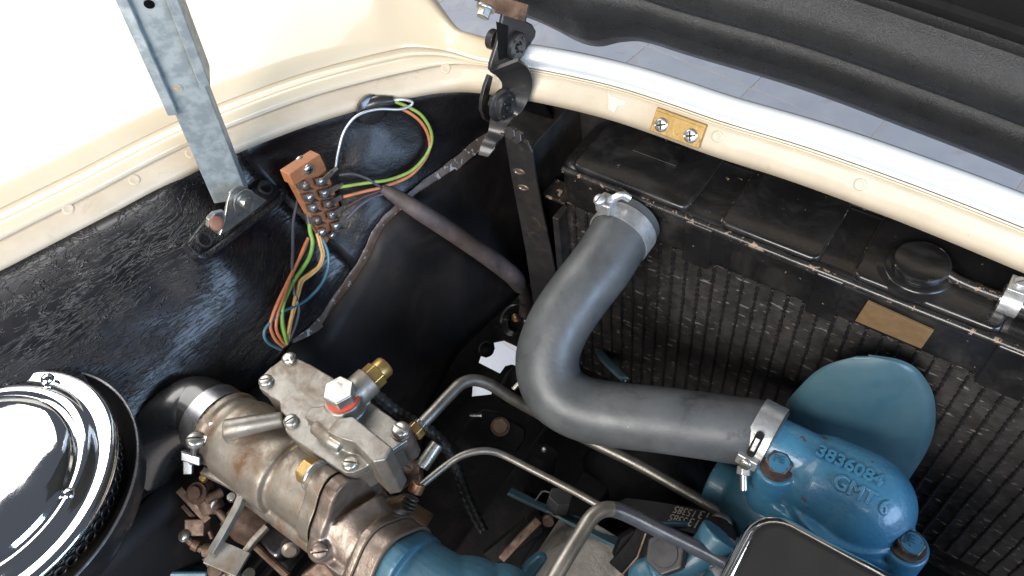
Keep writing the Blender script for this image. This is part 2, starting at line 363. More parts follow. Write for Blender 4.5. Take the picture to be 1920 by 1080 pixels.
def screw(c, axis, r, h, parent, m='steel_screw', sd=None, name='screw', cross=False):
    """slotted or cross-head screw: domed head with a real groove"""
    w = Vector(axis).normalized(); a = (Vector(sd) - w * Vector(sd).dot(w)).normalized() if sd is not None else w.orthogonal().normalized(); b = w.cross(a)
    c = Vector(c); mb = MB(); g = r * 0.13; n = 10
    mb.lathe([(r, 0), (r, h * 0.42), (0, h * 0.42)], c, w, 24)
    rings = [(1.0, 0.40), (0.97, 0.62), (0.85, 0.82), (0.6, 0.95), (0.3, 1.0)]
    for sg in (1, -1):
        rows = []
        for (rr, hh) in rings:
            R = rr * r; row = []
            lim = math.acos(min(1, g / R)) if R > g else 0.0
            for k in range(n + 1):
                an = -lim + 2 * lim * k / n
                row.append(c + w * (hh * h) + b * (sg * max(R * math.cos(an), g)) + a * (R * math.sin(an)))
            rows.append(row)
        vs = [p for q in rows for p in q]; k1 = n + 1; fs = []
        for i in range(len(rings) - 1):
            for k in range(n): fs.append((i * k1 + k, i * k1 + k + 1, (i + 1) * k1 + k + 1, (i + 1) * k1 + k))
            fs.append((i * k1, (i + 1) * k1, (i + 1) * k1 + n, i * k1 + n))
        fs.append(tuple((len(rings) - 1) * k1 + k for k in range(k1)))
        mb.add(vs, fs)
    o = mb.build(name, m, parent, smooth=40)
    if cross:
        MB().box(c + w * h * 0.72, (g * 1.6, r * 1.25, h * 0.62), (a, b, w)).box(c + w * h * 0.72, (r * 1.25, g * 1.6, h * 0.60), (a, b, w)).build('recess', 'dark', o)
    return o


def text_mesh(name, body, size, depth, o, xd, yd, m, parent, bevel=0.0, italic=0.0, conform=None):
    cu = bpy.data.curves.new(name, 'FONT'); cu.body = body; cu.size = size; cu.extrude = depth / 2; cu.bevel_depth = bevel; cu.bevel_resolution = 1
    cu.align_x = 'LEFT'; cu.shear = italic
    ob = bpy.data.objects.new(name, cu); COL.objects.link(ob)
    dg = bpy.context.evaluated_depsgraph_get(); me = bpy.data.meshes.new_from_object(ob.evaluated_get(dg))
    bpy.data.objects.remove(ob); bpy.data.curves.remove(cu)
    xd = Vector(xd).normalized(); zd = xd.cross(Vector(yd)).normalized(); yd = zd.cross(xd)
    vs = [Vector(o) + xd * v.co.x + yd * v.co.y + zd * v.co.z for v in me.vertices]; fs = [tuple(p.vertices) for p in me.polygons]
    bpy.data.meshes.remove(me)
    if conform: vs = [V(p.x, p.y, conform(p.x, p.y) + (p.z - Vector(o).z)) for p in vs]
    return MB().add(vs, fs).build(name, m, parent, smooth=40)

# ================================================================== SETTING: the tiled floor under the car
fl = MB().add([(-6, -5, 0.0012), (5, -5, 0.0012), (5, 7, 0.0012), (-6, 7, 0.0012)], [(0, 1, 2, 3)]).build('floor', 'grout', loc=(0, 0, 0.0))
fl['kind'] = 'structure'
ta = math.radians(-7); tx = V(math.cos(ta), math.sin(ta), 0); ty = V(-math.sin(ta), math.cos(ta), 0); TS = 0.315
tile_me = None
for i in range(-8, 6):
    for j in range(-1, 9):
        c = tx * (i * TS + 0.04) + ty * (j * TS + 0.10)
        v = c - CAM; dd = v.dot(FWD)
        u_, w_ = 960 + FOC * v.dot(RT) / dd, 540 - FOC * v.dot(UP) / dd
        if not (-350 < u_ < 2300 and -400 < w_ < 1000): continue
        if tile_me is None:
            t = MB().box(c - Z * 0.003, (TS - 0.005, TS - 0.005, 0.012), (tx, ty, Z)).build('floor_tile', 'tile', fl, bevel=0.0015, loc=c)
            tile_me = t.data
        else:
            t2 = t.copy(); COL.objects.link(t2); t2.parent = fl; t2.location = c - Vector(fl['_o']) + Z * random.uniform(-0.0006, 0.0006)

# ================================================================== CAR BODY
body = thing('car_body', 'cream car body around the open engine bay, with black inner wing', 'car body', (-0.36, 0.37, 0.70))
RAIL = [(-230, 618, .925), (-120, 556, .925), (0, 496, .925), (100, 445, .925), (200, 394, .925), (300, 340, .925), (390, 296, .925), (500, 250, .924), (600, 214, .923), (700, 186, .922),
        (780, 168, .921), (840, 159, .920), (900, 160, .920), (980, 172, .920), (1060, 188, .920), (1150, 211, .920), (1240, 241, .920), (1340, 277, .920),
        (1500, 328, .920), (1700, 402, .918), (1920, 492, .915), (2200, 612, .91)]
rail = smooth_path([PZ(*p) for p in RAIL], 8)
NR = len(rail)
def rail_frame(i):
    t = rail[min(i + 1, NR - 1)] - rail[max(i - 1, 0)]; t.z = 0; t.normalize()
    return t, V(-t.y, t.x, 0)
def fr(i): return i / 8.0      # index in RAIL units (0..21)
def sstep(a, b, x):
    x = max(0.0, min(1.0, (x - a) / (b - a))); return x * x * (3 - 2 * x)
# flange strip with the seam dots
WING_F = [(-.001, -.006), (0, 0), (.004, .0028), (.0095, .0062), (.0130, .0080)]
FRONT_F = [(-.001, -.007), (0, 0), (.0030, .0044), (.0064, .0094), (.0090, .0130)]
rows = []
for i in range(NR):
    t, n = rail_frame(i); k = sstep(9.5, 12.5, fr(i))
    rows.append([rail[i] + n * (a[0] * (1 - k) + b[0] * k) + Z * (a[1] * (1 - k) + b[1] * k) for a, b in zip(WING_F, FRONT_F)])
MB().sheet(rows, flip=True).build('rail_flange', 'cream_flange', body, solid=0.0016, smooth=70)
FL_TOP = [r[-1] for r in rows]
# weatherstrip bead and the wing crown (left), rolled nose (front)
WING_B = [(0, 0), (.002, .0026), (.0048, .0052), (.0085, .0062), (.0120, .0050), (.0145, .0028), (.0175, .0030), (.024, .0055)]
FRONT_B = [(0, 0), (.0002, -.0006), (.0004, -.0009), (.0006, -.0008), (.0008, -.0004), (.0010, .0000), (.0012, .0003), (.0014, .0005)]
rows2 = []
for i in range(NR):
    t, n = rail_frame(i); k = sstep(9.8, 12.2, fr(i))
    rows2.append([FL_TOP[i] + n * (a[0] * (1 - k) + b[0] * k) + Z * (a[1] * (1 - k) + b[1] * k + 0.0006) for a, b in zip(WING_B, FRONT_B)])
MB().sheet(rows2, flip=True).build('rail_bead', 'cream', body, solid=0.0012, smooth=80)
B_TOP = [r[-1] for r in rows2]
# wing crown, from the rear to the corner
rows3 = []
IW = int(12.6 * 8)
for i in range(IW + 1):
    t, n = rail_frame(i); f = fr(i)
    n = n.copy()
    wd = 0.48 * (1 - sstep(7.6, 11.3, f)) + 0.022
    # the wing runs forward past the corner to the headlamp: lean the sections forward
    fwdlean = sstep(6.5, 11.0, f) * (1 - sstep(11.2, 12.6, f))
    d = (n + Y * 0.25 * fwdlean).normalized()
    row = []
    for q in range(25):
        s_ = q / 24; o_ = wd * s_
        zz = 0.045 * math.sin(min(s_, 1) * math.pi * 0.62) - 0.32 * max(0, s_ - 0.62) ** 1.7 * (wd / 0.5 + 0.15)
        zz *= min(1, wd / 0.30 + 0.12)
        row.append(B_TOP[i] + d * o_ + Z * (zz + 0.0004))
    rows3.append(row)
MB().sheet(rows3, flip=True).build('wing_panel', 'cream', body, solid=0.001, smooth=80)
# rolled nose along the front edge, its glare put into whiter paint
NOSE = [(0, 0), (.0015, .0016), (.005, .0022), (.0095, .0022), (.0105, .0030), (.0115, .0052), (.014, .0085), (.0185, .0108), (.0235, .0108), (.0285, .0085), (.0325, .0035), (.035, -.006), (.0358, -.02), (.035, -.06)]
rows4 = []
for i in range(int(11.0 * 8), NR):
    t, n = rail_frame(i); k = 0.42 + 0.30 * sstep(11.0, 13.0, fr(i))
    rows4.append([B_TOP[i] + n * (a * k) + Z * (b * k + 0.0008) for a, b in NOSE])
MB().sheet(rows4, flip=True).build('nose_roll', 'nose_glare', body, solid=0.001, smooth=80)

# ---- black inner wing: hangs from the flange, rounds over, then falls to the seam
SEAM = [(60, 1120), (250, 950), (400, 800), (460, 735), (505, 690), (545, 640), (580, 622), (608, 597), (640, 553), (666, 516), (690, 478), (704, 446), (722, 418), (748, 392), (785, 358), (822, 331), (857, 305), (893, 274), (930, 240), (965, 205)]
seam = smooth_path([PX(p[0], p[1], -0.388 + 0.018 * sstep(600, 900, p[0])) for p in SEAM], 6)
def seam_at(y):
    for k in range(len(seam) - 1):
        if seam[k].y <= y < seam[k + 1].y:
            w = (y - seam[k].y) / (seam[k + 1].y - seam[k].y); return seam[k].lerp(seam[k + 1], w)
    return seam[0].copy() if y < seam[0].y else seam[-1].copy()
rows5 = []
iN = int(13.6 * 8)
for i in range(0, iN):
    t, n = rail_frame(i); f = fr(i); row = []
    yy = rail[i].y + 0.012 + 0.05 * sstep(10.5, 13.5, f)
    sp = seam_at(yy); 
    if yy < seam[0].y: sp.y = yy
    if f > 12.2: sp = seam_at(9) + X * (rail[i].x - rail[int(12.2 * 8)].x) * 0.9
    top = rail[i]
    bul = 1 - sstep(4.6, 6.4, f)
    for q in range(22):
        s_ = q / 21
        if q == 0: p = top + n * .004 - Z * .0035
        else:
            h = max(0.0, s_ - 0.10 + 0.10 * bul) ** (1.35 - 0.5 * bul)
            p = V(top.x + (sp.x - top.x) * h, top.y + (sp.y - top.y) * s_, top.z - .004 + (sp.z - top.z + .004) * (s_ ** (0.95 + 0.35 * bul)))
            p += (-n * 0.004 + Z * 0.002) * math.sin(s_ * math.pi) * (1 + 3 * bul)
            rec = math.exp(-((f - 7.1) / 0.55) ** 2) * math.sin(min(1, s_ * 1.15) * math.pi)       # hollow beyond the stay bracket
            p += n * 0.010 * rec
            w = mnoise.noise(p * 20) * 0.0045 + mnoise.noise(p * 55) * 0.0016
            p += (Z - n) * 0.7 * w * math.sin(s_ * math.pi) ** 0.5
        row.append(p)
    row.append(sp + V(-.010, 0, -.030)); row.append(sp + V(-.015, 0, -.10)); row.append(sp + V(-.015, 0, -.16 - .2 * (1 - sstep(.14, .22, sp.y))))
    rows5.append(row)
MB().sheet(rows5[:53], flip=False).build('padded_inner_wing', 'black_fibre', body, solid=0.0012, smooth=80)
MB().sheet(rows5[52:], flip=False).build('inner_wing', 'black_smooth', body, solid=0.0012, smooth=80)

# ---- wheel arch panel below the seam, and the chipped seam flange itself
rows6 = []
for i, p in enumerate(seam):
    row = []; cut = 1 - .45 * sstep(.16, .24, p.y)
    for q in range(13):
        s_ = q / 12 * cut
        b = p + V(0.002 + 0.055 * s_ + 0.02 * math.sin(s_ * 3.1), -0.01 * s_, -0.001 - 0.26 * s_)
        row.append(b + X * mnoise.noise(b * 14) * 0.002)
    rows6.append(row)
MB().sheet(rows6, flip=False).build('wheel_arch_panel', 'black_panel', body, solid=0.0012, smooth=80)
seam = seam[24:]
from mathutils.bvhtree import BVHTree
def _bvh(rr):
    n = len(rr[0]); vs_ = [p for r in rr for p in r]
    return BVHTree.FromPolygons(vs_, [(i * n + k, i * n + k + 1, (i + 1) * n + k + 1, (i + 1) * n + k) for i in range(len(rr) - 1) for k in range(n - 1)])
WALLS = [_bvh(rows5), _bvh(rows6)]
def surf(px, py, off=0.003, maxd=0.9):
    """point in front of the inner wing / wheel arch, off metres clear of it"""
    d = ray(px, py); best = None
    for w in WALLS:
        h = w.ray_cast(CAM, d.normalized())
        if h[0] is not None:
            q = (h[0] - CAM).dot(FWD)
            if best is None or q < best: best = q
    return CAM + d * ((best if best is not None else maxd) - off)
sw = []
sm_ = smooth_path([surf(a, b, .0065) for a, b in [(548, 640), (580, 622), (608, 597), (640, 553), (666, 516), (690, 478), (704, 446), (722, 418), (748, 392), (785, 358), (822, 331), (857, 305), (893, 274), (915, 255)]], 6)
for i, p in enumerate(sm_):
    t = (sm_[min(i + 1, len(sm_) - 1)] - sm_[max(i - 1, 0)]).normalized()
    vw = (CAM - p).normalized(); side = vw.cross(t).normalized(); side = (side * .85 + vw * .4); side = (side - t * side.dot(t)).normalized(); nn = t.cross(side)
    wv = (0.0052 + 0.0003 * math.sin(i * .9) + random.uniform(-.0002, .0002)) * (0.30 + 0.70 * min(1, i / 16))
    sw.append([p + side * wv + nn * 0.0008, p + side * wv - nn * 0.0008, p - side * wv - nn * 0.0008, p - side * wv + nn * 0.0008])
MB().sheet(sw, closed=True).build('seam_flange', 'seam', body, bevel=0.0004, smooth=60)

# ---- floor of the bay and the dark front bulkhead; two openings let the floor tiles show
def holed(outer, holes, z, name, m, parent, thick):
    bm = bmesh.new(); edges = []
    for loop in [outer] + holes:
        vs = [bm.verts.new(p) for p in loop]
        edges += [bm.edges.new((vs[i], vs[(i + 1) % len(vs)])) for i in range(len(vs))]
    bmesh.ops.triangle_fill(bm, edges=edges, use_beauty=True)
    bm.verts.index_update()
    mb = MB().add([v.co.copy() for v in bm.verts], [tuple(v.index for v in f.verts) for f in bm.faces]); bm.free()
    o = mb.build(name, m, parent, smooth=30)
    md = o.modifiers.new('s', 'SOLIDIFY'); md.thickness = thick; md.offset = -1
    return o
ZB = 0.56
hole1 = [PZ(a, b, ZB) for a, b in [(897, 682), (902, 668), (912, 671), (922, 665), (928, 654), (926, 643), (945, 639), (968, 650), (990, 662), (1000, 690), (985, 694), (960, 686), (948, 689), (938, 703)]]
hole2 = [PZ(a, b, ZB) for a, b in [(887, 718), (925, 718), (922, 742), (885, 746)]]
holed([V(-.46, -.25, ZB), V(.55, -.25, ZB), V(.55, .46, ZB), V(-.46, .46, ZB)], [hole1, hole2], ZB, 'bay_floor', 'dark', body, 0.003)
rows7 = []
for i in range(int(12.2 * 8), NR):
    t, n = rail_frame(i)
    rows7.append([rail[i] + n * a + Z * b for a, b in [(.008, -.004), (.010, -.008), (.016, -.012), (.034, -.020), (.036, -.06), (.040, -.12), (.040, -.37)]])
MB().sheet(rows7, flip=False).build('front_bulkhead', 'black_metal', body, solid=0.0012, smooth=40)
# seam dots pressed into the flange
def flange_point(px, py):
    best = None
    for i in range(len(rows) - 1):
        for (a, b) in ((2, 3),):
            c = (rows[i][1] + rows[i][-1]) / 2
            v = c - CAM; d = v.dot(FWD); u_, w_ = 960 + FOC * v.dot(RT) / d, 540 - FOC * v.dot(UP) / d
            e = (u_ - px) ** 2 + (w_ - py) ** 2
            if best is None or e < best[0]: best = (e, i)
    i = best[1]; t, n = rail_frame(i); f = (rows[i][-1] - rows[i][1]).normalized(); nn = t.cross(f).normalized()
    if nn.dot(CAM - rows[i][1]) < 0: nn = -nn
    c = PP(px, py, (rows[i][2] + rows[i][3]) / 2, nn); return c, t, f, nn
for (a, b) in [(1345, 256), (1613, 346), (252, 337), (358, 287), (836, 128), (128, 392)]:
    c, t, f, nn = flange_point(a, b)
    MB().lathe([(.0042, -.001), (.0042, .0000), (.0036, .0006), (.0026, .0004), (0, .0003)], c, nn, 20).build('seam_dot', 'cream_flange', body, smooth=60)
c, t, f, nn = flange_point(1153, 191)
MB().prism([c + t * (a * .001) + f * (b * .001) + nn * 0.0003 for a, b in [(-7, 6), (-4, -3), (-3.5, -6), (2, -7), (3, -2), (8, 0), (9, 3), (3, 2.5), (0, 3.5), (-3, 3)]], nn * 0.00035).build('bare_paint_patch', 'primer', body)

# ================================================================== BRASS STOP PLATE on the front flange
c, t, f, nn = flange_point(1272, 243)
pl = thing('brass_plate', 'small brass stop plate with two cross-head screws on the cream front rail', 'plate', c)
MB().box(c + nn * 0.0018 + f * 0.0005, (.0385, .0150, .0034), (t, f, nn)).build('plate', 'brass_plate', pl, bevel=0.0007)
MB().box(c + f * 0.0085 - nn * 0.001, (.0385, .0028, .0085), (t, f, nn)).build('folded_lip', 'brass_plate', pl, bevel=0.0007)
for sx in (-0.0115, 0.0115):
    screw(c + t * sx + nn * 0.0035 - f * 0.0004, nn, 0.0051, 0.0026, pl, sd=t + f * 0.4, cross=True)

# ================================================================== HOOD (open, leaning forward; we see its underside)
EDGE = [(800, -45, .405), (880, -6, .425), (940, 20, .437), (1000, 36, .447), (1050, 58, .455), (1090, 80, .46), (1130, 89, .465), (1170, 80, .468), (1215, 80, .472), (1300, 106, .478), (1500, 166, .487), (1700, 240, .49), (1920, 327, .49), (2300, 490, .485)]
edge = smooth_path([PY(*p) for p in EDGE], 8)
hv = V(0, -.26, .966).normalized(); hw = V(0, -.966, -.26)
hood = thing('hood', 'black underside of the open hood leaning forward at the top right', 'hood', edge[40])
PROF = [(.012, -.014), (.002, -.003), (.004, .002), (.012, .005), (.026, .006), (.036, .004), (.044, .0005), (.0455, -.003), (.048, .0005), (.056, .0085), (.064, .0112), (.074, .0105), (.083, .0065), (.088, -.003), (.091, -.007), (.106, -.006)]
hrows = []
for i, p in enumerate(edge):
    u = i / 8.0; b = math.exp(-((u - 5.7) / 1.3) ** 2)      # the swelling behind the hinge
    rg = 1 + 0.10 * math.sin(u * 3.6) * math.exp(-((u - 5.0) / 1.4) ** 2)
    hrows.append([p + hv * (a * (1 + 0.45 * b)) + hw * (c * (1 + 0.35 * b) * rg) for a, c in PROF])
MB().sheet(hrows, flip=False).build('edge_frame', 'hood_black', hood, solid=0.0012, smooth=50)
hr2 = [[r[-1] + hv * a + hw * c for a, c in [(-.001, .0006), (.0, .0038), (.0025, .0048), (.006, .0044), (.008, .0008), (.03, .0), (.12, -.004), (.30, -.010), (.75, -.04)]] for r in hrows]
MB().sheet(hr2, flip=False).build('inner_panel', 'hood_panel', hood, solid=0.001, smooth=50)
hr3 = [[r[0], r[0] + hv * 0.02 - hw * .012, r[0] + hv * .3 - hw * .03, r[0] + hv * .75 - hw * .07] for r in hrows]
MB().sheet(hr3, flip=True).build('outer_skin', 'cream', hood, solid=0.001)

# ================================================================== HOOD HINGE
HXp = -0.322
hg = thing('hood_hinge', 'black pressed-steel hood hinge with round bolts in the front corner', 'bracket', PX(925, 230, HXp))
def plateX(pts, x, th): return MB().prism([PX(a, b, x) for a, b in pts], X * th)
plateX([(938, 22), (972, 33), (992, 44), (999, 56), (997, 68), (976, 100), (962, 122), (952, 139), (938, 139), (922, 136), (913, 130), (914, 118), (926, 80)], HXp, .0035).build('upper_arm', 'black_metal', hg, bevel=0.0012, seg=3)
jog = smooth_path([PX(918, 132, HXp + .001), PX(932, 142, HXp + .002), PX(941, 156, HXp + .003), PX(938, 176, HXp + .002), PX(926, 198, HXp), PX(919, 222, HXp - .001), PX(914, 250, HXp - .001), PX(902, 272, HXp), PX(897, 290, HXp + .001)], 6)
ws = interp([.024, .024, .023, .021, .019, .0150, .0125, .0120, .0080], 6)
hrw = []
for i, p in enumerate(jog):
    t = (jog[min(i + 1, len(jog) - 1)] - jog[max(i - 1, 0)]).normalized(); s_ = (X * 0.80 + Y * 0.55 + Z * .15); s_ = (s_ - t * s_.dot(t)).normalized(); q = t.cross(s_)
    w = ws[i]
    hrw.append([p + s_ * w + q * .0013, p + s_ * w - q * .0013, p - q * .0013, p + q * .0013])
MB().sheet(hrw, closed=True).add(hrw[0], [(0, 1, 2, 3)]).add(hrw[-1], [(3, 2, 1, 0)]).build('lower_arm', 'black_metal', hg, bevel=0.0006, smooth=50)
plateX([(912, 138), (919, 142), (912, 172), (906, 200), (909, 218), (914, 228), (904, 222), (897, 205), (898, 185), (904, 160)], HXp - .010, .003).build('side_strap', 'black_metal', hg, bevel=0.0005)
for (a, b, r, nm) in [(966, 86, .0105, 'upper_pivot'), (946, 200, .0100, 'lower_pivot')]:
    c = PX(a, b, HXp + (.004 if b < 150 else .012))
    o = MB().lathe([(r * 1.25, -.005), (r * 1.25, -.003), (r, -.002), (r, .002), (r * .9, .0032), (r * .42, .0030), (r * .40, .0018), (r * .22, .0018), (r * .2, .0042), (0, .0044)], c, X, 28).build(nm, 'black_metal', hg, smooth=30)
    for k in range(4):
        an = k * math.pi / 2 + .5
        MB().lathe([(.0011, .0034), (.0009, .0044), (0, .0046)], c + (Y * math.cos(an) + Z * math.sin(an)) * r * .7, X, 10).build('rivet', 'black_edge', o)
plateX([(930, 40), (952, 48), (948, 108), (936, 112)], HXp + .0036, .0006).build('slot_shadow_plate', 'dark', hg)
c = PX(923, 190, HXp - .006); hexhead('pivot_nut', c, X, .012, .008, 'black_metal', hg, bevel=.0008)
c = PX(928, 75, HXp - .006); MB().cyl(c - X * .004, X, .0075, .006, 20).build('rear_bolt', 'black_metal', hg, bevel=.0006)
c = PX(910, 17, HXp + .004)
hexhead('mounting_bolt', c, (V(.1, -.75, -.5)), .0085, .006, 'zinc', hg, xd=X, washer=0.0068)
MB().box(PX(938, 17, HXp + .001) + Y * .004, (.040, .012, .0025), (X, V(0, .5, .86), V(0, -.86, .5))).build('mounting_foot', 'rustbrown', hg, bevel=.0006)

# ================================================================== HOOD STAY
st0 = P(437, 384, .585); st1 = P(262, -40, .43)
sa = (st1 - st0).normalized(); sn = (CAM - (st0 + st1) / 2); sn = (sn - sa * sn.dot(sa)).normalized()
sside = sa.cross(sn); 
ang = math.radians(14); sn2 = (sn * math.cos(ang) - sside * math.sin(ang)).normalized(); ss2 = sa.cross(sn2).normalized()
if ss2.dot(RT) < 0: ss2 = -ss2
stay = thing('hood_stay', 'galvanised telescopic hood stay rising from a bracket on the left wing', 'hood stay', st0)
def channel(a, b, w, h, th, name, m, lip=0.0, off=0.0):
    p = [(-w / 2, -h), (-w / 2, 0), (w / 2, 0), (w / 2, -h)]
    q = [(w / 2 - th, -h), (w / 2 - th, -th), (-w / 2 + th, -th), (-w / 2 + th, -h)]
    poly = p + q
    return MB().prism([a + ss2 * x_ + sn2 * (y_ + off) for x_, y_ in poly], b - a).build(name, m, stay, bevel=0.0012, seg=3)
L = (st1 - st0).length
channel(st0 + sa * 0.004, st1, .0245, .013, .0018, 'inner_bar', 'galv')
# outer sleeve: two folded edges that clasp the bar, with a web behind
o1 = st0 + sa * (L * 0.50); o1b = st0 + sa * (L * 0.60)
for sg, a in ((-1, o1), (1, o1b)):
    b = st1 + sa * .01; w = .0315
    poly = [(sg * w / 2, -.016), (sg * w / 2, .0032), (sg * (w / 2 - .0062), .0036), (sg * (w / 2 - .0066), .0018), (sg * (w / 2 - .0018), .0012), (sg * (w / 2 - .0018), -.016)]
    MB().prism([a + ss2 * x_ + sn2 * y_ for x_, y_ in poly], b - a).build('sleeve_edge', 'galv', stay, bevel=0.0006)
hc = P(331, 117, .505); hc = hc - sn2 * (hc - st0).dot(sn2)
MB().lathe([(.0036, .0001), (.0036, .0005), (.0029, .0005), (.0028, -.0002)], hc, sn2, 24).build('hole_rim', 'galv', stay)
MB().lathe([(.0029, .0003), (0, .0003)], hc, sn2, 24).build('hole', 'cream', stay)
hc = P(280, 0, .445); hc = hc - sn2 * (hc - st0).dot(sn2)
MB().lathe([(.0029, .0003), (0, .0003)], hc, sn2, 24).build('hole', 'dark', stay)
# bracket: triangular ear, folded foot, pivot pin with its clip
XB = -0.418
def bx(a, b, x=XB): return PX(a, b, x)
ear = [(412, 442), (420, 420), (427, 378), (432, 362), (441, 353), (453, 349), (466, 354), (481, 365), (501, 376), (470, 402), (430, 432)]
MB().prism([bx(*p) for p in ear], -X * .0022).build('bracket_ear', 'zinc', stay, bevel=.0005)
MB().prism([bx(*p, x=XB - .001) for p in [(412, 442), (391, 427), (392, 412), (404, 400), (421, 396), (424, 420)]], -X * .003 + Z * .001).build('bracket_foot', 'zinc', stay, bevel=.0005)
MB().lathe([(.0052, 0), (.0052, .0012), (.0044, .0021), (.002, .0025), (0, .0025)], bx(406, 419, XB + .001), (X * .8 + Z * .5), 20).build('rivet_head', 'rivet_copper', stay, smooth=60)
pc = bx(455, 376)
pin = MB().lathe([(.0068, 0), (.0068, .0012), (.0045, .0014), (.0045, .0052), (.0037, .0062), (0, .0064)], pc, X, 24).build('pivot_pin', 'zinc', stay, smooth=40)
MB().lathe([(.0078, .0015), (.0092, .0015), (.0092, .0028), (.0078, .0028), (.0078, .0015)], pc, X, 26, ang=(0.2, 3.3), xd=Y).build('spring_clip', 'zinc', stay)
# ribbed black mounting plate on the wing with two open bolt holes
def sb(a, b, o=.0): return surf(a, b, o)
mp = thing('stay_mounting_plate', 'black painted mounting plate with two bolt holes beneath the hood stay', 'plate', sb(440, 440))
ppts = [(350, 455), (372, 478), (390, 478), (455, 428), (520, 376), (530, 358), (522, 343), (500, 336), (478, 348), (430, 383), (385, 410)]
pl_ = [sb(*p, .010) for p in ppts]; pcen = sum(pl_, Vector()) / len(pl_)
pn = Vector((0, 0, 0))
for i in range(len(pl_)): pn += (pl_[i] - pcen).cross(pl_[(i + 1) % len(pl_)] - pcen)
pn.normalize(); pn = pn if pn.dot(CAM - pcen) > 0 else -pn
pl_ = [p - pn * (p - pcen).dot(pn) for p in pl_]
MB().prism(pl_, -pn * .012).build('plate', 'black_fibre', mp, bevel=.003, seg=3)
MB().tube(smooth_path([PP(*p, pcen + pn * .001, pn) for p in [(354, 462), (380, 481), (420, 456), (470, 417), (522, 377), (533, 358)]], 6), .0026, 10).build('raised_edge', 'black_fibre', mp)
for (a, b) in [(383, 450), (497, 352)]:
    MB().lathe([(.0062, 0), (.0058, .0012), (.0045, .0014), (.0042, -.001), (0, -.001)], PP(a, b, pcen, pn), pn, 22).build('bolt_hole', 'black_metal', mp, smooth=50)

# ================================================================== RADIATOR
ZT = 0.8875; YR = 0.361; YF = 0.430; XL = -0.266; XR = 0.42
rad = thing('radiator', 'black radiator with pressed top tank and dusty vertical-tube core', 'radiator', V(0.05, 0.40, 0.56))
TH = 0.041
def rrect(x0, x1, y0, y1, r, z, n=6):
    out = []
    for (cx, cy, a0) in ((x1 - r, y1 - r, 0), (x0 + r, y1 - r, 90), (x0 + r, y0 + r, 180), (x1 - r, y0 + r, 270)):
        for k in range(n + 1):
            a = math.radians(a0 + 90 * k / n); out.append(V(cx + r * math.cos(a), cy + r * math.sin(a), z))
    return out
MB().prism(rrect(XL, XR, YR, YF, .016, ZT - TH - .0015), Z * TH).build('top_tank', 'black_paint', rad, bevel=.0075, seg=5)
def xat(a, b): return PZ(a, b, ZT).x
b1, b2, b3, b4 = (xat(1317, 357), xat(1376, 378), xat(1557, 453), xat(1617, 478)); b5 = xat(1890, 590)
for (xa, xb) in ((XL + .012, b1), (b2, b3), (b4, b5), (b5 + .03, XR - .01)):
    MB().prism(rrect(xa, xb, YR + .0035, YF - .0035, .006, ZT - .004), Z * .0062, 1.0).build('raised_panel', 'black_paint', rad, bevel=.0026, seg=4)
for (xa, xb) in ((b1, b2), (b3, b4), (b5, b5 + .03)):     # straps that wrap over the rear face
    MB().box(V((xa + xb) / 2, YR + .0012, ZT - TH * .56 - .002), (xb - xa - .002, .0055, TH * 1.04), (X, Y, Z)).build('strap', 'black_paint', rad, bevel=.0022, seg=3)
# worn rear rim where the enamel has flaked off
rim = [V(XL + .006 + (XR - XL - .01) * k / 40, YR + .0017, ZT - .0042) for k in range(41)]
MB().tube(rim, [.0026 + .0004 * mnoise.noise(p * 60) for p in rim], 10).build('rim', 'black_edge', rad, smooth=60)
rim = [V(XL + .010 + (XR - XL - .02) * k / 40, YF - .0040, ZT + .0002) for k in range(41)]
MB().tube(rim, .0018, 8).build('rim', 'black_edge', rad, smooth=60)
for xx in (b1 - .001, b2 + .001, b3 - .001, b4 + .001):     # worn edges of the pressed ribs
    MB().tube([V(xx, YR + .006 + (YF - YR - .012) * k / 10, ZT + .0004 + .0003 * mnoise.noise(V(xx * 90, k * .7, 0))) for k in range(11)], .0010, 6).build('worn_rib_edge', 'black_edge', rad)
# shallow pressed recess near the left end
MB().box(PZ(1238, 283, ZT + .0024) + Z * .0006, (.036, .020, .0012), (X, Y, Z)).build('pressed_pad', 'black_paint', rad, bevel=.0005)
MB().box(V(XL - .006, YR + .012, ZT - TH - .002), (.022, .020, .003), (X, Y, Z)).build('corner_tab', 'black_edge', rad, bevel=.0005)
# filler neck and its flat cap
cc = PZ(1727, 497, ZT + .0060)
MB().lathe([(.0262, -.0062), (.0262, -.0042), (.0250, -.0036), (.0212, -.0038), (.0202, -.0030), (.0200, -.0022), (.0188, -.0016), (.0168, -.0016)], cc, Z, 48).build('filler_neck', 'black_paint', rad, smooth=45)
cap = MB().lathe([(.0164, -.003), (.0168, -.0018), (.0168, .0030), (.0162, .0042), (.0148, .0045), (.006, .0040), (0, .0040)], cc, Z, 48).build('filler_cap', 'black_paint', rad, smooth=45)
MB().lathe([(.0150, .0046), (.0162, .0044), (.0170, .0030), (.0168, .0028)], cc, Z, 40, ang=(-1.1, 1.9), xd=X).build('worn_cap_edge', 'black_edge', cap)
op = smooth_path([cc + X * .015 + Z * .001, cc + X * .022 - Y * .001, cc + X * .036 - Y * .002, cc + X * .050 - Y * .002], 6)
MB().tube(op, .0034, 12).build('overflow_spout', 'black_edge', rad)
# rear neck the hose pushes on to
hn = V(-0.197, YR, 0.866)
MB().lathe([(.0172, .006), (.0172, -.034), (.0150, -.034), (.015, .002)], hn, Y, 36).build('hose_neck', 'black_paint', rad, smooth=40)
# brown label on the rear face of the tank
MB().add([], [])
lp = [PY(a, b, YR - .0035) for a, b in [(1626, 566), (1750, 622), (1727, 654), (1603, 602)]]
MB().prism(lp, Y * .0022).build('brown_label', 'tag', rad, bevel=.0003)
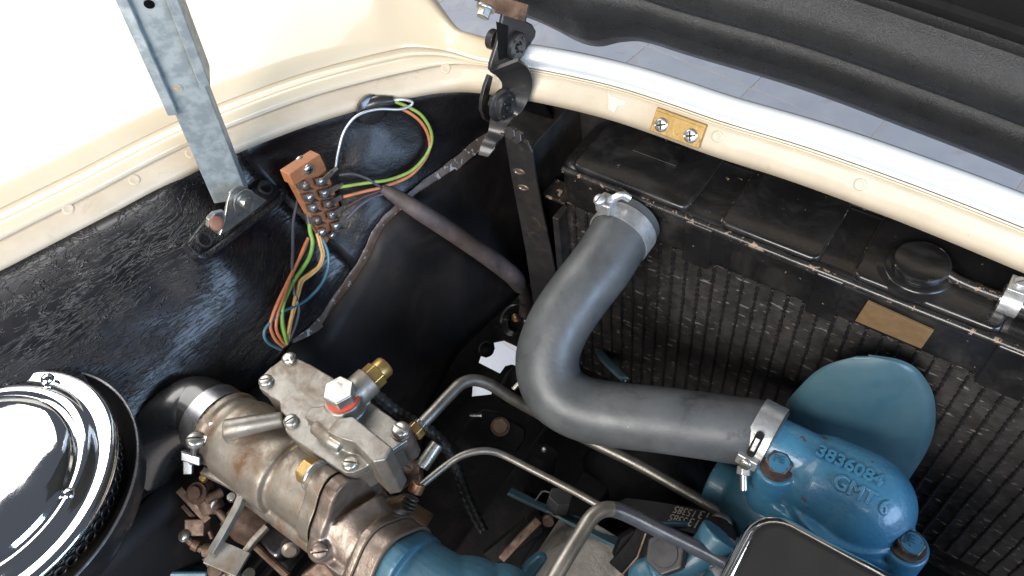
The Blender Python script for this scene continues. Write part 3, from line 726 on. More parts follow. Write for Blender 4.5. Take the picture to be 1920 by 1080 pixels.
# core: dark vertical tubes with ragged fin edges between them
ZC0, ZC1 = 0.56, ZT - TH - .001
core = MB().box(V((XL + XR) / 2, YR + .038, (ZC0 + ZC1) / 2), (XR - XL - .006, .050, ZC1 - ZC0), (X, Y, Z)).build('core_block', 'core', rad)
fin = MB(); random.seed(11)
zz = ZC1 - .001
while zz > ZC0 + .05:
    n = 150; top = []; bot = []
    for k in range(n + 1):
        x_ = XL + .003 + (XR - XL - .006) * k / n
        dz = mnoise.noise(V(x_ * 70, zz * 200, 0)) * .0011; dy = mnoise.noise(V(x_ * 120, zz * 160, 5)) * .0015
        top.append(V(x_, YR + .0045 + dy, zz + dz)); bot.append(V(x_, YR + .014, zz + .0004))
    fin.sheet([top, bot]); zz -= .0021
fo = fin.build('fin_pack', 'core', rad, solid=0.00022); fo['kind'] = 'stuff'
tm = None; k = 0; x_ = XL + .012
while x_ < 0.26:
    # one tube with saw-edged crimps down both sides
    if tm is None:
        mb = MB(); zc = ZC1 - .002; l = []; r = []
        z_ = zc; j = 0
        while z_ > ZC0 + .05:
            w = .0004 if j % 2 else .0011
            l.append(V(x_ - w + random.uniform(-.0003, .0002), YR + .0030 + (.0012 if j % 2 else 0), z_)); r.append(V(x_ + w + random.uniform(-.0002, .0003), YR + .0030 + (.0012 if j % 2 else 0), z_))
            z_ -= .0030; j += 1
        mb.sheet([l, r])
        t = mb.build('cooling_tube', 'coretube', rad, solid=0.0015, loc=V(x_, YR, .7), smooth=20); tm = t; x0 = x_
    else:
        c2 = tm.copy(); COL.objects.link(c2); c2.parent = rad; c2.location = tm.location + X * (x_ - x0); c2.scale = (random.uniform(.8, 1.25), 1, 1)
    x_ += .0110 + random.uniform(-.0003, .0003)
MB().box(V(XL + .0015, YR + .03, (ZC0 + ZC1) / 2 - .01), (.006, .075, ZC1 - ZC0), (X, Y, Z)).build('side_channel', 'black_metal', rad, bevel=.0008)

# folded steel bracket carrying the radiator's left side
rb = thing('radiator_bracket', 'black folded steel bracket with worn slots left of the radiator', 'bracket', V(-.30, .36, .56))
XS = -0.288
fa = [PY(a, b, .352) for a, b in [(944, 246), (950, 243), (992, 268), (997, 282), (1003, 330), (1042, 520), (1060, 640), (1010, 640), (985, 470), (958, 330)]]
MB().prism(fa, Y * .0025).build('front_plate', 'black_metal', rb, bevel=.0007)
MB().prism([V(XS, .354, .895), V(XS, .445, .895), V(XS, .445, .57), V(XS, .354, .57)], X * .0022).build('side_plate', 'black_metal', rb, bevel=.0006)
for (a, b) in [(973, 322), (981, 352)]:
    p = PY(a, b, .3515)
    MB().lathe([(.0018, -.0004), (.0022, .0004), (.0030, -.0002)], p, -Y, 18, ex=2.0, xd=X + Z * .3).build('worn_slot', 'bronze', rb)
for (a, b) in [(962, 248), (974, 256)]:
    p = PY(a, b, .350); hexhead('bolt', p, -Y + Z * .5, .009, .005, 'black_metal', rb)
MB().tube([PY(941, 248, .350), PY(965, 254, .349), PY(990, 268, .349), PY(997, 284, .349)], .0014, 8).build('folded_edge', 'black_edge', rb)

# overflow hose and its clip at the far right
ov = smooth_path([cc + X * .046 - Y * .002, cc + X * .062 - Y * .0015, cc + X * .085 - Y * .001, cc + X * .14 - Y * .004], 6)
tag(MB().tube(ov, .0078, 18).build('overflow_hose', 'rubber_black', smooth=60), 'thin black overflow hose leaving the radiator filler to the right', 'hose')
oc = cc + X * .0525 - Y * .0018; oax = (X * 1 + Y * .02).normalized()
cl = thing('small_hose_clip', 'small bright clip around the thin overflow hose beside the filler cap', 'hose clip', oc)
MB().lathe([(.0083, -.0055), (.0090, -.0055), (.0090, .0055), (.0083, .0055), (.0083, -.0055)], oc, oax, 30).build('band', 'clamp', cl, smooth=40)
MB().box(oc + Z * .011 + Y * .003, (.011, .013, .0026), (X, Y, Z)).build('ear', 'clamp', cl, bevel=.0007)
screw(oc + Z * .0122 + Y * .004, Z, .0042, .0028, cl, m='clamp', sd=X + Y)

# ================================================================== TOP HOSE and its two clamps
th0 = P(1418, 812, .536)
HP = [V(-0.197, YR - .004, .8665), V(-0.197, YR - .020, .8655), P(1128, 497, .572), P(1084, 554, .568), P(1046, 612, .566), P(1026, 674, .565), P(1040, 731, .563), P(1085, 763, .559), P(1150, 777, .553), P(1230, 786, .546), P(1320, 798, .541), P(1380, 807, .537), th0, th0 + X * .012 - Z * .001]
hose = tag(MB().tube(smooth_path(HP, 10), .0225, 44).build('radiator_hose', 'rubber', smooth=80), 'thick grey-black rubber radiator hose bending from the tank to the blue housing', 'hose')

def worm_clamp(name, label, c, ax, r, earang, w=.0125, slot=True, ears='tangent'):
    ax = Vector(ax).normalized(); k = thing(name, label, 'hose clamp', c)
    MB().lathe([(r, -w / 2), (r + .0011, -w / 2), (r + .0011, w / 2), (r, w / 2), (r, -w / 2)], c, ax, 56).build('band', 'clamp', k, smooth=40)
    a = ax.orthogonal().normalized(); b = ax.cross(a)
    view = (CAM - c); view = (view - ax * view.dot(ax)).normalized()
    e = Matrix.Rotation(earang, 3, ax) @ view; tg = ax.cross(e)
    return k, e, tg, ax
# clamp on the radiator neck
c0 = V(-0.197, YR - .018, .8655)
k, e, tg, ax = worm_clamp('hose_clamp', 'pale dented clamp on the hose where it meets the radiator tank', c0, V(0, -1, -.04), .0227, 0, w=.0135)
eb = P(1136, 384, (c0 - CAM).dot(FWD) - .018)
MB().box(eb + Y * .001, (.012, .013, .010), (X, Y, Z)).build('ear', 'clamp', k, bevel=.002, seg=3)
screw(P(1125, 376, (eb - CAM).dot(FWD) - .009), (CAM - eb).normalized() * .6 + Z * .5 - X * .3, .0043, .0035, k, m='clamp', sd=Z)
MB().tube(smooth_path([eb + X * .002 + Z * .004, P(1150, 372, (eb - CAM).dot(FWD) - .004), P(1166, 366, (eb - CAM).dot(FWD) - .006), P(1180, 372, (eb - CAM).dot(FWD) - .004)], 5), .0028, 10).build('curled_tongue', 'clamp', k)
# clamp on the blue housing
c1 = th0 + X * .004
k, e, tg, ax = worm_clamp('hose_clamp', 'pale slotted clamp with screw on the hose at the blue housing', c1, X + V(0, .0, -.05), .0229, math.radians(0), w=.0150)
e2 = (Matrix.Rotation(math.radians(-12), 3, ax) @ e).normalized()
def onband(deg, h=0.0):
    q = Matrix.Rotation(math.radians(deg), 3, ax) @ e; return c1 + q * (.0240 + h), q
sgn = 1 if (Matrix.Rotation(math.radians(40), 3, ax) @ e).dot(-UP) > 0 else -1
p, q = onband(sgn * 16, .0002); tq = ax.cross(q)
MB().prism([p + ax * (math.cos(a_) * .0028) + tq * (math.sin(a_) * .0028 + (.0065 if math.sin(a_) > 0 else -.0065)) for a_ in [i * math.pi / 10 for i in range(20)]], q * .0003).build('slot', 'dark', k)
MB().box(p + q * .0012, (.0030, .0095, .0020), (ax, tq, q)).build('tongue', 'clamp', k, bevel=.0006)
p, q = onband(sgn * 46, .002); tq = ax.cross(q)
MB().box(p, (.0140, .0085, .0050), (ax, tq, q)).build('screw_housing', 'clamp', k, bevel=.001, seg=3)
screw(p + q * .0025, q, .0042, .0030, k, m='zinc', sd=ax)
p2, q2 = onband(sgn * 66, .003); 
hexhead('clamp_nut', p2 - q2 * .002, q2 * .2 - UP * .8, .009, .0055, 'clamp', k)
MB().tube([p2 - UP * .003, p2 - UP * .014], .0026, 12).build('threaded_end', 'zinc', k, bevel=.0004)

# ================================================================== ENGINE: head and block (dark, mostly hidden)
eng = thing('engine', 'dark oily engine block and blue cylinder head low in the bay', 'engine', V(.05, .0, .56))
MB().prism(rrect(-.045, .16, -.30, .222, .02, .735), Z * .045).build('cylinder_head', 'blue_dull', eng, bevel=.004)
MB().prism(rrect(-.065, .17, -.30, .215, .02, .57), Z * .164).build('block', 'dark', eng, bevel=.006)
MB().box(V(-.085, .06, .66), (.05, .30, .06), (X, Y, Z)).build('side_cover', 'dark', eng, bevel=.006)

# ================================================================== VALVE COVER
v0 = PZ(1424, 922, .885)
vc = thing('valve_cover', 'shiny chromed valve cover with rounded edges at the bottom right', 'valve cover', V(v0.x + .09, v0.y - .15, .78))
MB().prism(rrect(v0.x, v0.x + .19, v0.y - .34, v0.y, .020, .79), Z * .095, .985).build('cover', 'chrome', vc, bevel=.010, seg=6)
# ================================================================== THERMOSTAT HOUSING
bA = V(-.034, .258, .8125); bB = V(.052, .259, .797)
tc = V(.010, .270, .795)
tho = thing('thermostat_housing', 'glossy blue cast thermostat housing with raised numbers between fan and valve cover', 'thermostat housing', V(.01, .27, .765))
mb = MB()
nk = V(th0.x + .006, th0.y - .001, th0.z - .0005)
mb.cyl(nk, X, .0186, .07, 40)
DY, DZ, DR = tc.y + .004, tc.z + .001, .0305
mb.tube([V(tc.x - .040, DY, DZ - .004), V(tc.x - .020, DY, DZ), V(tc.x + .000, DY, DZ), V(tc.x + .008, DY, DZ)], [.024, .029, DR, DR], 44)
mb.ball(V(tc.x + .008, DY - .001, DZ - .002), (.034, .032, .0325), n=44)
base = []
for k in range(40):
    a = 2 * math.pi * k / 40
    base.append(V(tc.x + .002 + .039 * math.cos(a), tc.y - .003 + .031 * math.sin(a), .752))
mb.prism(base, Z * .045)
mb.lathe([(.0140, -.06), (.0135, -.012), (.0128, 0)], bA, Z, 32)
mb.lathe([(.0140, -.045), (.0132, -.004), (.0126, 0)], bB, Z, 32)
mb.prism([bA + V(0, .0125, -.05), bA + V(0, -.0125, -.05), V(tc.x, tc.y - .033, bA.z - .05), V(bB.x, bB.y - .012, bA.z - .05), V(bB.x, bB.y + .012, bA.z - .05), V(tc.x, tc.y + .03, bA.z - .05)], Z * .024)
mb.build('casting', 'blue', tho, cast=.0009, smoothit=14)
for nm, bb, body_t in (('PE', bA, 'a'), ('JE', bB, 'b')):
    o = MB().prism(hexpts(bb + Z * .0016, V(.05, -.05, 1), .0150, X + Y * .3), V(.0004, -.0004, .0066)).build('bolt', 'bolt_rust', tho, bevel=.0011, seg=3)
    MB().lathe([(.0106, -.0002), (.0108, .0008), (.0102, .0017), (.0075, .0019)], bb, Z, 32).build('washer', 'bolt_rust', o, smooth=50)
    MB().lathe([(.0066, .0082), (.0064, .0087), (0, .0087)], bb + V(.0004, -.0004, 0), V(.05, -.05, 1), 24).build('painted_bolt_top', 'blue', o)
    text_mesh('bolt_mark', nm, .0072, .0010, bb + V(-.0036, -.0022, .0090), X + Y * .2, Y, 'blue_dull', o)
def dome(x, y):
    q = max(0.0, x - tc.x - .008); r = math.sqrt(max(1e-6, DR ** 2 - (q * .93) ** 2)); return DZ + math.sqrt(max(1e-6, r * r - min((y - DY) ** 2, r * r * .9)))
ta_ = PZ(1527, 852, .826); tb_ = PZ(1560, 908, .825)
text_mesh('casting_number', '3836084', .0118, .0024, V(ta_.x, ta_.y, .8268), X, Y, 'blue', tho, bevel=.0004, conform=dome)
text_mesh('casting_letters', 'GMT 6', .0118, .0024, V(tb_.x, tb_.y, .8268), X, Y, 'blue', tho, bevel=.0004, conform=dome)

# ================================================================== FAN
fan = thing('cooling_fan', 'dull blue bladed cooling fan standing before the radiator core', 'fan', V(-.02, .335, .665))
def blade(left, right, o, n, curve, m, name='blade'):
    n = n.normalized(); rows_ = []; K = 12
    l = smooth_path([PP(a, b, o, n) for a, b in left], 5); r = smooth_path([PP(a, b, o, n) for a, b in right], 5)
    for a, b in zip(l, r):
        rows_.append([a.lerp(b, k / K) + n * (curve * min(1, (len(rows_)) / 8) * (1 - (2 * k / K - 1) ** 2)) for k in range(K + 1)])
    o_ = MB().sheet(rows_).build(name, m, fan, solid=.0016, smooth=80)
    MB().tube([q[-1] if len(left) == 6 else q[0] for q in rows_], .0010, 8).build('rolled_edge', 'galv' if len(left) == 5 else m, o_)
    return o_
blade([(1606, 667), (1545, 686), (1502, 722), (1470, 770), (1478, 850), (1530, 940)], [(1628, 667), (1690, 678), (1727, 704), (1750, 755), (1742, 830), (1690, 915)], V(0, .337, .8), V(.38, -1, .1), .006, 'blue_fan')
blade([(1111, 626), (1116, 650), (1128, 674), (1148, 695), (1172, 714)], [(1113, 626), (1124, 646), (1140, 668), (1160, 690), (1180, 712)], V(-.2, .337, .69), V(-.9, -.6, .3), .004, 'blue_fan')
MB().lathe([(.02, 0), (.045, .004), (.045, .012), (.02, .016), (.012, .04)], V(-.02, .345, .665), -Y, 32).build('hub', 'blue_dull', fan)
wp = thing('water_pump', 'dark blue water pump casting below the hose clamp', 'water pump', V(-.03, .27, .70))
mb = MB(); mb.ball(V(-.028, .262, .742), (.040, .03, .030), n=28); mb.cyl(V(-.02, .24, .70), Y, .04, .05, 32); mb.cyl(V(-.075, .262, .742), X, .017, .05, 24)
mb.build('casting', 'blue_dull', wp, cast=.0014, smoothit=8)

# ================================================================== INLET MANIFOLD (blue) with its spacer
ZX = .838                                  # height of the carburettor's bore
ax0 = PZ(424, 803, ZX)                     # mouth of the carburettor
def along(h, dy=0, dz=0): return V(ax0.x + h, ax0.y + dy, ax0.z + dz)
hx = lambda a, b: PZ(a, b, ZX).x - ax0.x
man = thing('inlet_manifold', 'blue cast inlet manifold bolted to the brown carburettor spacer', 'manifold', along(.19, 0, -.05))
hS = hx(742, 1000)
mb = MB()
MY, MZ = -.009, -.013                      # the manifold port sits a little lower than the carburettor's bore
def lobed(h, r, lob, dz=0.0, dy=0.0, n=48):
    out = []
    for k in range(n):
        a = 2 * math.pi * k / n
        rr = r + lob * max(0, math.cos(2 * (a - math.radians(84)))) ** 3
        out.append(along(h, math.cos(a) * rr + dy, math.sin(a) * rr + dz))
    return out
mb.prism(lobed(hS + .012, .030, .006, MZ, MY), X * .010)
mb.cyl(along(hS + .018, MY, MZ), V(1, .06, 0), .028, .045, 36)
mb.ball(along(hS + .060, MY + .002, MZ - .004), (.036, .036, .031), n=32)
mb.ball(along(hS + .045, MY - .032, MZ - .010), (.026, .024, .026), n=28)
mb.ball(along(hS + .072, MY + .022, MZ - .006), (.022, .022, .022), n=28)
mb.build('casting', 'blue_dull', man, cast=.0010, smoothit=6)
MB().prism(lobed(hS, .031, .0065, MZ, MY), X * .0112).build('heat_spacer', 'bronze', man, bevel=.0008)
for h in (hS - .0012, hS + .0112): MB().prism(lobed(h, .0318, .0068, MZ, MY), X * .0010).build('gasket', 'gasket', man)

# ================================================================== CARBURETTOR
ZCV = .876
car = thing('carburettor', 'tan-grey cast aluminium carburettor with flat top cover and hex plug', 'carburettor', along(.07, 0, -.04))
# barrel
hF = hx(618, 938)
mb = MB()
mb.lathe([(.0225, -.001), (.0270, -.001), (.0272, .004), (.0258, .006), (.0262, .010), (.0285, .016), (.0290, .024), (.0290, hF * .62), (.0285, hF * .66), (.0245, hF * .67), (.0245, hF)], ax0, X, 56)
mb.cyl(along(.035, -.018, -.016), V(1, 0, 0), .012, hF - .03, 24)
mb.build('barrel', 'alu_tan', car, cast=.0010, smoothit=7)
MB().lathe([(.0200, -.006), (.0238, -.006), (.0238, .002), (.0222, .002)], ax0, X, 48).build('mouth_lip', 'alu', car, smooth=40)
MB().prism(lobed(hF, .0275, .0105), X * .0105).build('mounting_flange', 'alu_tan', car, bevel=.0010)
MB().prism(lobed(hF + .0105, .0278, .0106), X * .0006).build('flange_gasket', 'dark', car)
# bronze-stained adaptor between carburettor and spacer
mb = MB(); mb.prism(lobed(hF + .0112, .0275, .0105), X * .010); mb.tube([along(hF + .018), along((hF + hS) / 2 + .004, MY * .4, MZ * .4), along(hS - .004, MY, MZ)], [.0235, .0235, .024], 40)
mb.prism(lobed(hS - .0075, .0295, .006, MZ, MY), X * .0062); mb.box(along((hF + hS) / 2 + .01, -.020, -.010), (hS - hF - .028, .022, .028)); bs_ = along(hF + .020, -.024, .004); mb.ball(bs_, (.010, .010, .010))
mb.cyl(along(hF + .02, -.012, -.03), V(1, 0, 0), .014, hS - hF - .02, 24)
mb.build('adaptor', 'bronze', car, cast=.0010, smoothit=6)
bv_ = (CAM - bs_).normalized() - RT * .25 - UP * .2; bv_.normalize(); screw(bs_ + bv_ * .0085, bv_, .0052, .004, car, m='bronze', sd=X + Z)
# brass-coloured nut on the flange's upper lobe
bn = along(hF - .0012, .0020, .0325)
hexhead('flange_nut', bn, -X, .0150, .0085, 'brass', car, xd=Z + Y * .3, bevel=.0011, washer=.0102, wm='zinc')
# cover and its raised passages
cov = [(541, 664), (580, 682), (622, 706), (690, 750), (752, 795), (765, 806), (764, 826), (745, 838), (720, 856), (680, 878), (662, 886), (646, 886), (600, 856), (550, 823), (534, 806), (535, 794), (543, 785), (526, 770), (524, 754), (505, 742), (486, 727), (486, 710), (505, 690)]
cv = [PZ(a, b, ZCV) for a, b in cov]
mb = MB(); mb.prism([p - Z * .0062 for p in cv], Z * .0062)
def top(pts, z, depth): mb.prism([PZ(a, b, z) - Z * depth for a, b in pts], Z * depth)
top([(570, 781), (583, 763), (615, 760), (652, 786), (640, 818), (612, 806)], .8860, .012)
top([(612, 808), (633, 784), (662, 780), (735, 838), (722, 862), (700, 866), (662, 828), (640, 822)], .8930, .024)
top([(690, 805), (735, 838), (722, 862), (700, 866), (672, 838)], .8928, .044)
pc_ = PZ(634, 730, .897)
mb.cyl(V(pc_.x, pc_.y, .872), Z, .0118, .0150, 32)
mb.cyl(V(pc_.x, pc_.y, .8815), V(.12, 1, .0), .0098, .0205, 28)
mb.tube([PZ(592, 800, .882), PZ(622, 826, .882), PZ(640, 836, .880)], .0048, 16)
mb.build('top_cover', 'alu', car, cast=.0007, smoothit=3)
MB().prism([V(p.x, p.y, ZCV - .0070) for p in [cv[0].lerp(PZ(640, 790, ZCV), .0) if False else q for q in cv]], Z * .0006).build('cover_gasket', 'gasket', car)
inn = sum(cv, Vector()) / len(cv)
MB().prism([inn + (p - inn) * .955 - Z * .030 for p in cv], Z * .0225).build('float_chamber', 'alu_tan', car, bevel=.002)
MB().lathe([(.0098, 0), (.0104, .0003), (.0104, .0012), (.0098, .0015)], V(pc_.x, pc_.y, .8868), Z, 36).build('red_washer', 'redwasher', car)
hp = MB().prism(hexpts(V(pc_.x, pc_.y, .8883), Z, .0176, V(.45, 1, 0)), Z * .0085).build('hex_plug', 'zinc', car, bevel=.0010, seg=3)
# small brass filter union pointing forward
bu = V(pc_.x + .0022, pc_.y + .0180, .8815); bd = V(.12, 1, 0).normalized()
MB().lathe([(.0094, 0), (.0094, .0018), (.0080, .002)], bu, bd, 28).build('union_washer', 'darkclamp', car)
o = MB().prism(hexpts(bu + bd * .002, bd, .0150, Z), bd * .0080).build('brass_union', 'brass', car, bevel=.0008)
MB().lathe([(.0070, 0), (.0070, .006), (.0060, .0075), (.003, .0075)], bu + bd * .0095, bd, 24).build('union_end', 'brass', o)
for (a, b, s_) in [(541, 671, X - Y * .4), (498, 713, X + Y * .9), (545, 788, Y + X * .4), (655, 868, X + Y * .5)]:
    c = PZ(a, b, ZCV + .002)
    screw(V(c.x, c.y, ZCV - .0004), Z, .0048, .0040, car, m='zinc', sd=s_)
pt = PZ(751, 806, ZCV + .003)
MB().cyl(V(pt.x, pt.y, ZCV - .026), Z, .0064, .0275, 24).build('screw_post', 'bronze', car, bevel=.0006)
screw(V(pt.x, pt.y, ZCV + .0014), Z, .0056, .0042, car, m='zinc', sd=X)
# long tapered boss over the mouth
mb = MB(); mb.tube(smooth_path([PZ(423, 806, .872), PZ(470, 797, .872), PZ(532, 786, .870)], 6), interp([.0068, .0062, .0050], 6), 22)
mb.tube([PZ(432, 808, .868), PZ(445, 832, .858), PZ(458, 850, .85)], [.006, .006, .004], 14)
mb.build('tapered_boss', 'alu', car, cast=.0009, smoothit=4)
# throttle bracket: cast arm with a stepped bar
def bar(pts, w, th, m, parent, name, nrm=Z, bevel=.0006):
    """flat bar following points, width w across, thickness th along nrm"""
    pts = [Vector(p) for p in pts]; rows_ = []
    for i, p in enumerate(pts):
        t = (pts[min(i + 1, len(pts) - 1)] - pts[max(i - 1, 0)]).normalized(); n_ = (nrm - t * nrm.dot(t)).normalized(); s_ = t.cross(n_)
        rows_.append([p + s_ * w / 2 + n_ * th / 2, p + s_ * w / 2 - n_ * th / 2, p - s_ * w / 2 - n_ * th / 2, p - s_ * w / 2 + n_ * th / 2])
    return MB().sheet(rows_, closed=True).add(rows_[0], [(0, 1, 2, 3)]).add(rows_[-1], [(3, 2, 1, 0)]).build(name, m, parent, bevel=bevel)
link = thing('throttle_linkage', 'rusty brown throttle linkage with cast lever bracket under the carburettor', 'linkage', P(420, 960, .56))
zl = .838
bar([PZ(490, 882, .848), PZ(462, 912, .842), PZ(447, 928, .838)], .0075, .004, 'alu', link, 'bracket_rib')
bar([PZ(382, 884, zl), PZ(420, 902, zl), PZ(458, 924, zl)], .0050, .0050, 'alu_tan', link, 'bracket_top')
bar([PZ(456, 926, zl), PZ(446, 952, zl - .002), PZ(415, 1008, zl - .006), PZ(398, 1036, zl - .008)], .0048, .0060, 'alu', link, 'bracket_arm')
bar([PZ(396, 1034, zl - .009), PZ(425, 1046, zl - .010), PZ(456, 1060, zl - .012)], .016, .0030, 'alu', link, 'bracket_foot')
bar([PZ(500, 988, zl - .014), PZ(475, 1015, zl - .014), PZ(450, 1048, zl - .014)], .0040, .0040, 'alu_tan', link, 'strut_bar')
MB().tube([P(440, 950, .60), P(470, 972, .60), P(500, 990, .60)], [.016, .019, .018], 24).build('linkage_body', 'rustbrown', link)
MB().tube([P(352, 930, .566), P(372, 948, .566), P(388, 985, .568), P(398, 1010, .566)], .0016, 8).build('pull_rod', 'rustbrown', link)
MB().tube([P(405, 935, .556), P(395, 955, .556), P(380, 960, .558)], .0018, 8).build('bent_rod', 'zinc', link)
MB().lathe([(.0075, 0), (.0075, .003), (.0045, .003), (.0045, .006), (0, .006)], P(372, 925, .552), (CAM - P(372, 925, .55)).normalized() - RT * .5, 22).build('spindle_nut', 'rustbrown', link)
MB().cyl(P(375, 905, .560), V(.5, -.3, -.6), .0088, .022, 24).build('spindle_housing', 'rustbrown', link, bevel=.001)
MB().cyl(P(416, 922, .556), V(-.2, -.9, .3), .0034, .012, 16).build('stop_pin', 'rustbrown', link, bevel=.0005)
MB().cyl(P(437, 935, .552), Z, .0033, .004, 16).build('rivet', 'zinc', link, bevel=.0006)
MB().cyl(P(384, 899, .552), Z, .0030, .004, 16).build('rivet', 'brass', link, bevel=.0006)
bar([P(337, 917, .556), P(360, 942, .556), P(390, 975, .558)], .0035, .0060, 'rustbrown', link, 'lever', nrm=UP)
bar([P(343, 948, .562), P(358, 965, .562), P(366, 972, .562)], .0030, .0050, 'rustbrown', link, 'lever')
MB().box(P(370, 985, .562), (.014, .012, .012), (RT, UP, FWD)).build('lever_block', 'rustbrown', link, bevel=.001)
MB().tube(smooth_path([P(393, 958, .560), P(408, 958, .558), P(420, 972, .558), P(424, 985, .560)], 5), .0026, 12).build('return_hook', 'rustbrown', link)
screw(P(348, 1005, .556), (CAM - P(348, 1005, .55)).normalized() * .6 - RT * .6, .0042, .004, link, m='zinc', sd=UP)
MB().tube([P(352, 1010, .560), P(368, 1024, .562), P(380, 1030, .562)], .0030, 10).build('adjuster', 'rustbrown', link)
MB().cyl(P(362, 1018, .561), RT - UP * .5, .0046, .005, 16).build('adjuster_collar', 'rustbrown', link, bevel=.0006)
# coil spring at the bottom
sp = []
cpath = smooth_path([P(385, 1032, .545), P(412, 1034, .543), P(432, 1052, .542), P(440, 1090, .542)], 10)
for i in range(len(cpath) * 14):
    u = i / (len(cpath) * 14 - 1) * (len(cpath) - 1); k_ = min(int(u), len(cpath) - 2); p = cpath[k_].lerp(cpath[k_ + 1], u - k_)
    t = (cpath[k_ + 1] - cpath[k_]).normalized(); a_ = t.orthogonal().normalized(); b_ = t.cross(a_); an = i * 2 * math.pi / 9.0
    sp.append(p + (a_ * math.cos(an) + b_ * math.sin(an)) * .0042)
MB().tube(sp, .0007, 6).build('return_spring', 'alu_tan', link, smooth=60)
MB().tube([P(392, 1040, .552), P(405, 1060, .552), P(425, 1075, .553)], .0052, 14).build('spring_anchor', 'rustbrown', link)
MB().lathe([(.0058, 0), (.0058, .003), (.0045, .005), (0, .0055)], P(405, 1068, .548), (CAM - P(405, 1068, .55)).normalized(), 18).build('anchor_bolt', 'rustbrown', link)
MB().box(P(375, 1075, .60), (.03, .02, .05), (RT, UP, FWD)).build('blue_lug', 'blue_dull', link, bevel=.002)
MB().tube([P(463, 1080, .57), P(468, 1075, .565)], .004, 12).build('pin_end', 'zinc', link)
# dark parts glimpsed below the barrel
low = thing('starter_housing', 'dark grey finned housing glimpsed under the carburettor barrel', 'housing', P(510, 1020, .62))
MB().box(P(512, 1000, .625), (.055, .03, .04), (X, Y, Z)).build('housing', 'darkclamp', low, bevel=.004)
for k in range(5): MB().box(P(490 + k * 24, 1020 + k * 12, .615), (.003, .05, .012), (X, Y, Z)).build('cooling_rib', 'dark', low, bevel=.0006)
MB().tube([P(470, 1015, .60), P(540, 1080, .59)], .003, 10).build('rod', 'rustbrown', low)
ob = P(545, 1022, .575)
MB().lathe([(.007, 0), (.0065, .006), (.004, .008), (0, .008)], ob, (CAM - ob).normalized() - UP * .6, 18).build('drain_plug', 'alu_tan', low)
MB().prism([P(a, b, .56) for a, b in [(560, 1082), (600, 1050), (625, 1062), (640, 1090)]], FWD * .012).build('brown_lug', 'rustbrown', low, bevel=.002)

# fittings between carburettor and the pipes
fit = thing('fuel_fittings', 'cluster of brown levers and screw beside the carburettor outlet', 'fitting', P(770, 880, .55))
MB().cyl(P(791, 876, .545), P(820, 832, .548) - P(791, 876, .545), .0050, (P(820, 832, .548) - P(791, 876, .545)).length, 20).build('bright_post', 'zinc', fit, bevel=.0005)
MB().box(P(770, 885, .552), (.016, .014, .016), (RT, UP, FWD)).build('screw_block', 'rustbrown', fit, bevel=.0015)
screw(P(764, 874, .540), (CAM - P(764, 874, .54)).normalized(), .0046, .003, fit, m='rustbrown', sd=RT - UP * .6)
MB().cyl(P(745, 912, .558), RT + UP * .7, .0042, .012, 16).build('spigot', 'copper', fit, bevel=.0006)
MB().cyl(P(728, 925, .560), RT + UP * .5, .0050, .010, 16).build('spigot', 'rustbrown', fit, bevel=.0006)
MB().tube([P(668, 895, .548), P(690, 890, .552), P(712, 905, .556)], [.006, .007, .006], 16).build('rear_boss', 'bronze', fit)
MB().cyl(P(655, 895, .545), RT + UP * .2, .0062, .010, 20).build('grey_boss', 'alu', fit, bevel=.0008)
MB().tube([P(690, 930, .575), P(740, 945, .575), P(800, 985, .575)], .009, 16).build('cross_tube', 'rustbrown', fit)
MB().tube([P(738, 960, .545), P(756, 948, .545), P(770, 938, .545)], [.012, .008, .006], 16).build('elbow_union', 'alu_tan', fit)
cf = P(772, 934, .528); cdv = (P(782, 912, .528) - P(766, 946, .528)).normalized()
MB().cyl(cf + cdv * .004, cdv, .0050, .007, 18).build('copper_collar', 'copper', fit, bevel=.0006)
for k in range(4): MB().lathe([(.0036, 0), (.0052, .0005), (.0052, .0011), (.0036, .0016)], cf - cdv * (.0005 + k * .0026), cdv, 20).build('coil_turn', 'zinc', fit, smooth=60)

# ================================================================== AIR CLEANER
zA = .892; aC = V(-.412, -.040, zA); RA = .0813
ac = thing('air_cleaner', 'round chromed air cleaner with stepped lid and perforated black side', 'air cleaner', aC - Z * .06)
MB().lathe([(RA + .0006, -.0035), (RA + .0012, -.0015), (RA - .0004, .0006), (RA - .004, .0014), (RA - .0075, .0002), (RA - .0105, .0004), (RA - .0125, .0030), (RA - .0165, .0052), (RA - .0195, .0050), (RA - .0215, .0036),
            (.0595, .0040), (.0585, .0062), (.0565, .0088), (.050, .0112), (.040, .0128), (.026, .0140), (.012, .0146), (0, .0148)], aC, Z, 96).build('lid', 'chrome', ac, smooth=55)
for (a, b) in [(88, 710), (128, 926)]:
    c = PZ(a, b, zA + .004)
    MB().lathe([(.0042, -.001), (.0040, .0006), (.0030, .0022), (.0012, .0028), (0, .0029)], V(c.x, c.y, zA + .0038), Z, 20).build('lid_rivet', 'chrome', ac, smooth=70)
MB().lathe([(RA - .006, -.003), (RA - .006, -.030)], aC, Z, 64).build('filter_drum', 'black_metal', ac)
